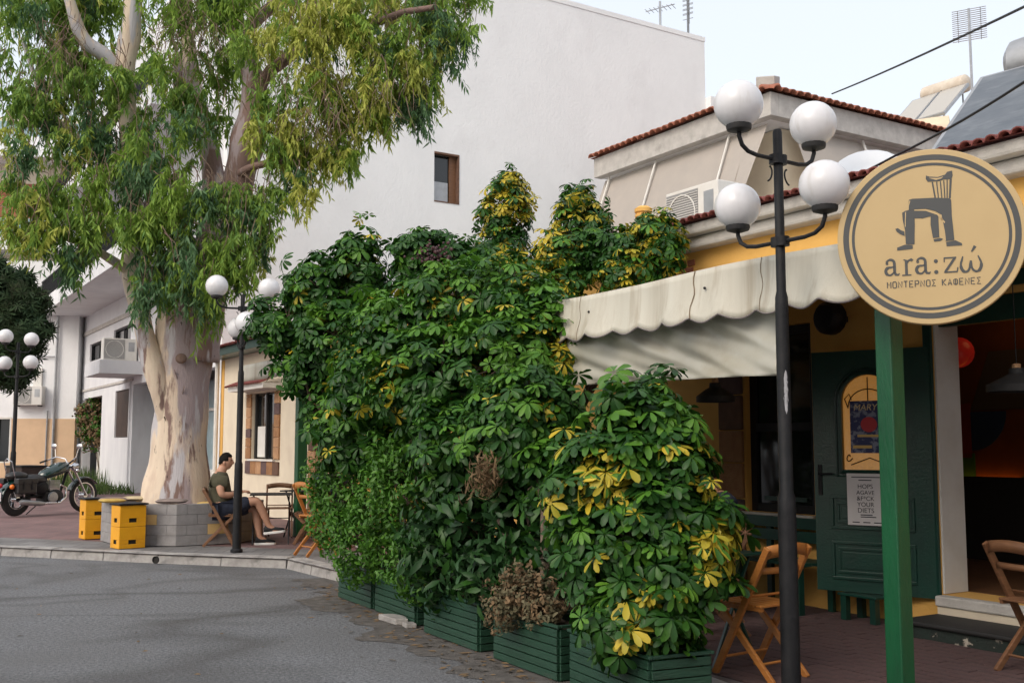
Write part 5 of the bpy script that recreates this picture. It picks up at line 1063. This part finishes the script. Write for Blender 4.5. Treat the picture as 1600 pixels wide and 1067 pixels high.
def bc(i, z=.30): d = (Vector(BX[i][1])-Vector(BX[i][0])).normalized(); c = boxc[i]+Vector((-d.y, d.x))*.22; return (c.x, c.y, z)
# left tall shrub
schefflera('tall dark green schefflera leaning over the kerb lamp, leftmost of the hedge', bc(0), [(452,505,11.5,(.42,.40,.34)),(505,455,11.3,(.42,.42,.40)),(556,428,11.1,(.30,.34,.46)),(480,570,11.5,(.36,.36,.30)),(540,530,11.0,(.48,.45,.45)),(515,640,11.3,(.26,.4,.35))], 75, .03, .35, 45)
schefflera('broad bright topped schefflera filling the middle of the hedge', bc(2), [(640,520,10.2,(.55,.5,.46)),(720,480,10.0,(.50,.5,.42)),(790,480,9.7,(.48,.5,.44)),(600,600,10.2,(.50,.5,.48)),(690,590,9.5,(.60,.5,.50)),(790,570,9.2,(.52,.5,.48)),(850,520,9.3,(.26,.35,.40)),(560,670,10.5,(.40,.4,.42))], 72, .05, .75, 60, yspots=((600,580,26),(700,470,30),(735,590,22)))
schefflera('glossy green schefflera in front of the awning edge, lower middle', bc(3), [(800,690,8.5,(.44,.42,.40)),(730,700,8.9,(.46,.42,.42)),(860,640,8.5,(.24,.3,.24)),(820,630,8.5,(.40,.4,.28)),(855,740,8.3,(.28,.3,.34))], 85, .015, .42, 60)
schefflera('small schefflera with dark purple heads above the hedge', (-1.0,10.9,.3), [(662,400,10.9,(.34,.3,.30)),(720,410,10.9,(.34,.3,.22))], 95, .0, .22, 15)
schefflera('slender yellow flecked schefflera rising highest above the hedge', (-.35,11.6,.3), [(792,330,11.6,(.26,.26,.36)),(785,390,11.6,(.30,.3,.34)),(795,290,11.6,(.17,.2,.18)),(800,440,11.4,(.40,.4,.30))], 110, .50, .30, 30, .85)
schefflera('spreading yellow variegated schefflera above the awning', (.05,11.6,.3), [(905,350,11.3,(.30,.3,.30)),(890,400,11.1,(.40,.4,.32)),(960,390,10.9,(.34,.3,.26)),(1022,365,10.6,(.22,.25,.20)),(985,425,10.5,(.36,.3,.22)),(905,315,11.4,(.16,.2,.16)),(860,450,10.6,(.34,.3,.24)),(1042,395,10.4,(.16,.2,.18))], 110, .42, .25, 40, .85)
schefflera('dense schefflera spilling over the left end of the awning', (.15,9.7,.3), [(850,520,9.4,(.24,.3,.26)),(870,560,9.1,(.18,.2,.20))], 95, .30, .35, 12, .9)
schefflera('variegated schefflera with yellow sprays in the nearest planter', bc(4), [(1010,680,6.85,(.33,.30,.32)),(1010,630,6.95,(.20,.2,.18)),(960,740,6.75,(.34,.3,.28)),(1050,740,6.75,(.24,.28,.34)),(990,850,6.65,(.40,.34,.38)),(1080,870,6.6,(.26,.26,.30)),(900,780,6.85,(.22,.24,.22)),(1000,960,6.5,(.36,.3,.28)),(1110,830,6.7,(.15,.2,.18))], 120, .02, .38, 150, 1.0, yspots=((945,745,44),(905,765,26),(1125,845,40),(1110,885,22),(1112,765,20),(1000,930,24),(985,985,26),(855,790,18)), yprob=.85)
# simple leaf scatter for other plants
def leafy(name, label, cat, base, lobes, dens, L, W, droop, mats, mixp, up=.2, hang=0, group=None, minz=.1):
    lb = lobepx(lobes); S_ = thing(name, label, cat, base, 0, group); B = np.array(base); P, N = shell(lb, dens, .35); ok = P[:,2] > minz; P, N = P[ok], N[ok]; n = len(P)
    r2 = random.Random(4); TM = []
    for _ in range(5):                               # a twig with seven leaves
        V = []; Tt = []
        for k in range(7):
            lf = leaflet(L*r2.uniform(.7,1.15), W*r2.uniform(.8,1.1), droop*r2.uniform(.5,1.6), .25, 0); a = k*2.4; tl = r2.uniform(.0,.5); c, s = math.cos(tl), math.sin(tl)
            lf = (lf @ np.array([[c,0,-s],[0,1,0],[s,0,c]])) @ rotz(a).T+np.array([0,0,k*L*.22]); V.append(lf); Tt.append(LT+8*k)
        TM.append((np.vstack(V), np.vstack(Tt)))
    Rm = frames(N*.8+np.array([0,0,up-hang])+rng.normal(size=(n,3))*.35, rng.uniform(0,6.28,n)); Sc = rng.uniform(.7,1.25,n); pick = rng.integers(0,5,n); st_ = (rng.random(n) < mixp).astype(int)
    V, Tr, mi = scatter(TM, P-B, Rm, Sc, pick, lambda j, T_: np.repeat(st_[j], len(T_))); stuff(mkobj('foliage', trimesh('foliage', V, Tr, mi, mats), S_))
    g = G()
    for c, r in lb:
        e = Vector(c)-Vector(base); g.tube([(rr.uniform(-.1,.1),rr.uniform(-.05,.05),0), e*.55+Vector((rr.uniform(-.1,.1),0,0)), e], [.018,.012,.006], 6)
        for _ in range(5): d = Vector((rr.gauss(0,1), rr.gauss(0,1), rr.gauss(.6,.6))).normalized(); g.tube([e, e+Vector((d.x*r[0], d.y*r[1], d.z*r[2]))], [.006,.002], 5)
    g.o('stems', M['stem'], S_); return S_
leafy('privet_shrub', 'bright small leaved shrub at the left foot of the hedge', 'shrub', bc(1), [(545,760,10.7,(.36,.35,.42)),(600,700,10.5,(.36,.35,.42)),(620,800,10.0,(.42,.4,.42)),(570,850,10.4,(.34,.35,.36)),(520,800,10.9,(.20,.3,.34)),(650,740,9.8,(.36,.35,.40)),(590,620,10.6,(.24,.25,.30)),(660,880,9.5,(.34,.3,.30)),(600,760,10.6,(.5,.3,.55))], 170, .062, .026, .3, [M['leafs'], M['leafl']], .3, .5)
leafy('laurel_shrub', 'dark broad leaved shrub with drooping leaves in the lower hedge', 'shrub', bc(3,.31), [(760,820,8.8,(.44,.36,.36)),(700,840,9.1,(.34,.36,.38)),(830,820,8.4,(.32,.3,.36)),(790,900,8.5,(.36,.3,.24)),(860,880,8.1,(.22,.25,.26)),(720,900,8.9,(.30,.3,.26))], 62, .12, .05, .5, [M['leafd'], M['leaf']], .25, .0, .4)
leafy('dried_plant', 'dried brown plant drooping over the planter rim', 'plant', bc(3,.32), [(815,935,7.72,(.20,.20,.13)),(790,955,7.75,(.14,.15,.11)),(850,955,7.6,(.13,.15,.10)),(815,915,7.75,(.10,.1,.08))], 420, .038, .022, .4, [M['dry'], mat('dusty_leaf', (.09,.085,.045,1), (.13,.11,.06,1), 5, .9)], .45, .1, .3)
fp = leafy('withered_plant', 'withered brown schefflera head hanging in the hedge', 'plant', tuple(at(762,735,8.15)), [(762,742,8.06,(.06,.05,.05))], 500, .09, .016, .4, [M['dry'], M['dry']], 0, -.6, .6)
# purple heads
PH = thing('flower_heads', 'dark purple berry heads on top of the small schefflera', 'flowers', tuple(at(672,398,10.55)))
g = G(); [g.sph((rr.gauss(0,.10), rr.gauss(0,.05), rr.gauss(0,.06)), rr.uniform(.012,.022), 6, 4) for _ in range(120)]; PB = g.o('berries', mat('purple_berry', (.05,.018,.028,1), (.08,.03,.03,1), 20, .5), PH, smooth=True); stuff(PB)
# ---------------------------------------------------------------- the eucalyptus
ET = thing('eucalyptus_tree', 'huge eucalyptus with peeling cream bark and drooping foliage', 'tree', (-5.25,16.75,.60)); EB = Vector((-5.25,16.75,.60))
def limb(pts, n=20):
    q = [Vector(p[:3])-EB for p in pts]; rad = [p[3] for p in pts]; P = []; Rr = []
    for i in range(len(q)-1):
        a, b, c, d = q[max(i-1,0)], q[i], q[i+1], q[min(i+2,len(q)-1)]
        for k in range(6):
            t = k/6; P.append(.5*((2*b)+(c-a)*t+(2*a-5*b+4*c-d)*t*t+(3*b-a-3*c+d)*t**3)); Rr.append(rad[i]+(rad[i+1]-rad[i])*t)
    P.append(q[-1]); Rr.append(rad[-1]); g = G(); g.tube(P, Rr, n)
    g.v = [tuple(Vector(v)+Vector((.03*math.sin(v[2]*2.3+v[0]*5)+.016*math.sin(v[2]*7+v[0]*9), .02*math.sin(v[2]*3.1+v[0]*7), 0))) for v in g.v]; return g
def px(x, y, Y, r): p = at(x, y, Y); return (p.x, p.y, p.z, r)
tr = limb([(-5.25,16.75,.45,.62),(-5.25,16.75,.75,.53),(-5.24,16.75,1.3,.46),px(282,640,16.75,.43),px(286,570,16.75,.42),px(292,500,16.75,.43),px(304,440,16.75,.38),px(325,380,16.75,.32)], 28).o('trunk', M['bark'], ET, smooth=True, ang=180)
LB = [[px(262,680,16.6,.16),px(248,600,16.42,.19),px(232,540,16.4,.17),px(222,490,16.4,.16),px(213,430,16.5,.18),px(205,330,16.4,.16),px(200,200,16.3,.16),px(198,110,16.2,.15),px(205,20,16.2,.14),px(215,-120,16.2,.12)],
      [px(310,560,16.7,.30),px(330,480,16.6,.24),px(352,380,16.5,.24),px(372,290,16.5,.26),px(388,220,16.5,.24),px(396,130,16.6,.20),px(372,60,16.8,.18),px(350,-60,17.0,.16),px(340,-200,17.2,.12)],
      [px(325,400,16.8,.22),px(335,310,17.0,.20),px(322,220,17.2,.17),px(300,120,17.6,.14),px(290,0,18,.12)],
      [px(199,130,16.2,.13),px(170,90,16.0,.12),px(130,60,15.8,.11),px(110,0,15.6,.10),px(90,-100,15.5,.08)], [px(205,330,16.6,.08),px(160,250,16.6,.07),px(120,215,16.5,.06),px(70,160,16.3,.045),px(40,60,16.2,.035)],
      [px(392,150,16.6,.11),px(450,90,16.2,.09),px(520,60,16,.08),px(600,30,15.8,.06),px(680,10,15.6,.04)], [px(372,60,16.8,.12),px(440,0,17.2,.10),px(540,-60,17.4,.08),px(660,-60,17.5,.05)], [px(213,430,16.5,.08),px(150,390,16,.06),px(90,370,15.6,.04),px(40,360,15.4,.03)], [px(330,300,17,.08),px(400,260,16,.06),px(450,250,15.6,.04)], [px(300,440,16.6,.07),px(290,380,16,.06),px(260,330,15.6,.04)]]
for l_ in LB: limb(l_, 14).o('limb', M['bark'], ET, smooth=True, ang=180)
# knots, loose bark strips
g = G(); g.sph(Vector(at(283,560,16.27))-EB, (.09,.06,.08), 12, 8)
for _ in range(12):
    a = rr.uniform(1.2*math.pi, 1.8*math.pi); z = rr.uniform(1.4,3.0); h = rr.uniform(.05,.16); r_ = .415; x, y = r_*math.cos(a), r_*math.sin(a); g.bar((x,y,z-.6),(x*1.03+rr.uniform(-.04,.04),y*1.05-.01,z-.6+h),.025,.006,(y,-x,0))
LBK = g.o('loose_bark', mat('loose_bark', (.13,.08,.06,1), (.22,.15,.12,1), 9, .9, .5), ET); stuff(LBK)
def spray(r_):                                     # a drooping twig with hanging leaves
    V, Tt = [], []; n = r_.randint(28,38); ln = r_.uniform(.28,.5); dx = r_.uniform(.05,.22)
    for k in range(n):
        t = k/n; p = np.array([dx*t*1.6-.1, 0, -ln*t*t*1.05]); L_ = r_.uniform(.10,.165); lf = leaflet4(L_, r_.uniform(.023,.036), r_.uniform(-.2,.35), .2, .01)
        pit = math.radians(r_.uniform(30,98)); c, s = math.cos(pit), math.sin(pit); lf = lf @ rotz(0).T; tw = r_.uniform(-1.4,1.4); ct, st2 = math.cos(tw), math.sin(tw)
        lf = lf @ np.array([[1,0,0],[0,ct,-st2],[0,st2,ct]]); lf = lf @ np.array([[c,0,-s],[0,1,0],[s,0,c]]); lf = lf @ rotz(r_.uniform(0,6.28)).T+p; V.append(lf); Tt.append(LT4+5*k)
    return np.vstack(V), np.vstack(Tt)
SPR = [spray(rr) for _ in range(8)]
# clumps: picture column, row, depth, radius
CL = [(30,60,15.6,.9),(20,150,15.8,.5),(90,120,16.2,.7),(60,200,15.6,.55),(130,170,16.3,.6),(40,250,15.2,.35),(100,250,15.6,.5),(160,230,15.8,.55),(60,330,15.2,.42),(25,335,15.2,.30),(120,330,15.4,.5),(180,320,15.6,.5),(72,380,15.1,.40),(125,355,15.3,.42),(88,430,15.1,.2),(30,385,15.1,.3),
      (210,370,15.4,.45),(240,340,15.5,.5),(290,330,15.4,.5),(330,360,15.3,.45),(250,420,15.4,.5),(300,420,15.3,.5),(360,400,15.3,.45),(240,480,15.5,.34),(290,490,15.5,.36),(330,480,15.6,.30),(400,380,15.3,.42),(425,340,15.4,.38),(385,330,15.6,.3),(270,250,15.6,.5),(220,260,15.6,.5),(300,200,16,.45),(230,190,15.7,.5),(180,150,15.6,.45),(260,130,15.6,.5),(330,130,16.5,.4),
      (60,0,16,1.0),(150,20,16.6,.7),(240,30,15.8,.5),(300,30,17.2,.6),(420,60,15.5,.6),(460,120,15.4,.6),(430,180,15.5,.5),(470,220,15.4,.5),(440,270,15.4,.4),(500,160,15.4,.55),(540,90,15.4,.7),(520,210,15.6,.42),(550,190,15.6,.42),(585,120,15.5,.55),(600,60,15.5,.6),(560,20,15.6,.7),(480,20,15.6,.6),(630,30,15.8,.6),(650,100,15.8,.45),(680,60,15.8,.55),(710,50,15.8,.40),(690,110,15.9,.32),(630,160,15.8,.34),(645,200,15.8,.20),(660,150,15.9,.26),(500,265,15.6,.24),(530,250,15.6,.18),(600,180,15.7,.25),(470,310,15.4,.18),(410,240,15.5,.35),(700,10,15.9,.55),(380,20,16,.5),(350,-10,16,.6)]
UP = [(-5.5,16.5,9.6,2.2),(-3.0,16.6,10.0,2.0),(-8.0,16.8,9.8,2.2),(-5,18.6,9.0,2.2),(-7.5,18.6,8.2,1.8),(-2.8,18.2,8.8,1.6),(-5.2,16.8,12.0,2.4),(-9.5,16.5,8.4,1.6),(-1.6,16.8,9.6,1.4)]
Ps, Ss = [], []
for x, y, Y, r_ in CL:
    c = np.array(at(x, y, Y))+np.array([0,.2,.34]); m = int(max(2, int(9*r_**1.6)+1)*(1.6 if 170 < x < 370 and y > 300 else 1.0))
    yel = .06
    if 380 < x < 660 and y < 330: yel = .60
    if x > 640: yel = .10
    if x < 130 and y > 150: yel = .40
    blu = .45 if (150 < x < 380 and y > 150) or x > 640 else .12
    for _ in range(m):
        d = rng.normal(size=3); d /= np.linalg.norm(d); sc_c = c+d*rng.random()**.4*np.array([r_,r_*1.1,r_*.9]); q = rng.random(); st1 = 1 if q < yel else (2 if q < yel+blu else 0)
        n = int(rng.integers(8, 17)); e = rng.normal(size=(n,3))*np.array([.12,.12,.11]); Ps.append(sc_c+e); Ss.append(np.where(rng.random(n) < .85, st1, 0))
    n = int(9*r_**2)+1; d = rng.normal(size=(n,3)); d /= np.linalg.norm(d,axis=1,keepdims=True); Ps.append(c+d*(rng.random(n)**.5)[:,None]*np.array([r_,r_*1.1,r_*.95])); Ss.append((rng.random(n) < yel*.5).astype(int))
for x, y, z, r_ in UP:
    n = int(26*r_**2); d = rng.normal(size=(n,3)); d /= np.linalg.norm(d,axis=1,keepdims=True); Ps.append(np.array([x,y,z])+d*(rng.random(n)**.4)[:,None]*r_*np.array([1,1,.8])); Ss.append((rng.random(n) < .35).astype(int))
P = np.vstack(Ps); st_ = np.concatenate(Ss); n = len(P); Rm = np.stack([rotz(a) for a in rng.uniform(0,6.28,n)]); Sc = rng.uniform(.7,1.25,n)
V, Tr, mi = scatter(SPR, P-np.array(EB), Rm, Sc, rng.integers(0,8,n), lambda j, T_: np.repeat(st_[j], len(T_)))
stuff(mkobj('crown', trimesh('crown', V, Tr, mi, [M['euc'], M['eucl'], M['eucb']]), ET))
g = G()
for i in range(0, n, 3):
    p = Vector(P[i].tolist())-EB; q = p+Vector((rr.uniform(-.25,.25), rr.uniform(-.25,.25), rr.uniform(.15,.5))); g.tube([p+Vector((0,0,-.15)), p.lerp(q,.5)+Vector((.04,0,.03)), q], [.003,.005,.008], 4, cap=False)
for cx_, cy_, Y_ in ((290,20,15.9),(310,60,16),(275,50,15.9),(330,30,16.1),(520,150,15.2),(480,150,15.3),(105,50,15.4),(90,80,15.4),(600,130,15.3)):
    for _ in range(34):
        p = Vector(at(cx_+rr.gauss(0,22), cy_+rr.gauss(0,26), Y_+rr.uniform(-.3,.3)))-EB; d = Vector((rr.gauss(0,.18), rr.gauss(0,.15), -rr.uniform(.15,.55))); g.tube([p, p+d*.5+Vector((rr.uniform(-.06,.06),0,0)), p+d], [.005,.004,.002], 4, cap=False)
stuff(g.o('twigs', mat('dry_twig', (.16,.10,.07,1), (.24,.17,.13,1), 12, .9), ET))
# ---------------------------------------------------------------- far tree, weeds, litter
def needle_tree():
    S_ = thing('conifer_tree', 'dark browning conifer behind the far lamp at the left edge', 'tree', (-14.6,28.5,.13)); G().tube([(0,0,0),(.1,0,2.5),(0,0,7)], [.22,.18,.06], 10).o('trunk', M['stem'], S_)
    lb = lobepx([(5,470,28.5,(.9,.9,.9)),(30,520,28.3,(.7,.8,.8)),(-20,540,28.5,(1.2,1,1)),(15,570,28.3,(.6,.7,.6)),(50,480,28.4,(.5,.5,.4)),(-60,480,28.5,(1.2,1.2,1.6))]); P, N = shell(lb, 60, .4); k = len(P)
    TMn = (np.vstack([leaflet4(.26, .05, .2, .1) @ rotz(a).T+np.array([0,0,a*.01]) for a in np.linspace(0,5.6,8)]), np.vstack([LT4+5*q for q in range(8)]))
    V, Tr, mi = scatter([TMn], P-np.array(S_.location), frames(N+rng.normal(size=(k,3))*.6, rng.uniform(0,6.28,k)), rng.uniform(.7,1.3,k), np.zeros(k,int), lambda j, T_: np.zeros(len(j)*len(T_), int)); stuff(mkobj('crown', trimesh('crown', V, Tr, mi, [M['pine']]), S_))
needle_tree()
leafy('vine', 'dark creeper climbing in the gap beside the white block', 'plant', (-17.1,43.5,.13), [(118,640,43.5,(.35,.3,1.2)),(118,580,43.5,(.3,.3,1.0)),(120,690,43.5,(.35,.3,.9))], 40, .14, .07, .3, [M['leafd'], M['leafs']], .2)
leafy('doorway_plant', 'brown and green creeper in the open ground floor doorway', 'plant', tuple(fw(-34.8,.35,.13)), [(146,650,39.3,(.5,.3,.6)),(150,680,39,(.5,.3,.5)),(142,670,39.4,(.4,.3,.5))], 40, .14, .07, .3, [M['dry'], M['leafs']], .45)
V, Tt = [], []; k = 0
for _ in range(900):
    u = rr.uniform(-37,-27.5); c = fw(u, -rr.uniform(.05,1.2)**1.3, .12); h = rr.uniform(.12,.55)*(1.5 if u < -31 else .7); a = rr.uniform(0,6.28); b = Vector((math.cos(a), math.sin(a), 0))*.02; t = Vector((rr.gauss(0,.12), rr.gauss(0,.12), h))
    V += [c-b, c+b, c+t*.6+b*.7, c+t]; Tt += [(k,k+1,k+2),(k,k+2,k+3)]; k += 4
wd = mkobj('weeds', trimesh('weeds', np.array([tuple(v) for v in V]), np.array(Tt), np.zeros(len(Tt)), [M['grass']])); stuff(wd); tag(wd, 'tufts of weeds along the foot of the white wall', 'weeds')
V, Tt = [], []; k = 0
for _ in range(420):
    t = rr.random(); ax, ay = (-2.2+2.7*t, 12.4-6.0*t); o_ = abs(rr.gauss(0,.30)); c = Vector((ax-o_*.9+rr.gauss(0,.05)+.18, ay-o_*.45, .008)); a = rr.uniform(0,6.28); L_ = rr.uniform(.015,.05); d = Vector((math.cos(a),math.sin(a),0))*L_; s_ = Vector((-math.sin(a),math.cos(a),0))*L_*.35
    V += [c-d, c+s_+Vector((0,0,.006)), c+d+Vector((0,0,.004)), c-s_]; Tt += [(k,k+1,k+2),(k,k+2,k+3)]; k += 4
for _ in range(60):
    c = Vector((rr.uniform(-6,1), rr.uniform(5.5,13.5), .008)); a = rr.uniform(0,6.28); L_ = rr.uniform(.015,.04); d = Vector((math.cos(a),math.sin(a),0))*L_; s_ = Vector((-math.sin(a),math.cos(a),0))*L_*.4
    if c.x > -2.0+(12-c.y)*.5: continue
    V += [c-d, c+s_+Vector((0,0,.006)), c+d, c-s_]; Tt += [(k,k+1,k+2),(k,k+2,k+3)]; k += 4
li = mkobj('leaf_litter', trimesh('leaf_litter', np.array([tuple(v) for v in V]), np.array(Tt), np.zeros(len(Tt)), [M['dry']])); stuff(li); tag(li, 'dry fallen leaves scattered along the planters', 'leaf litter')
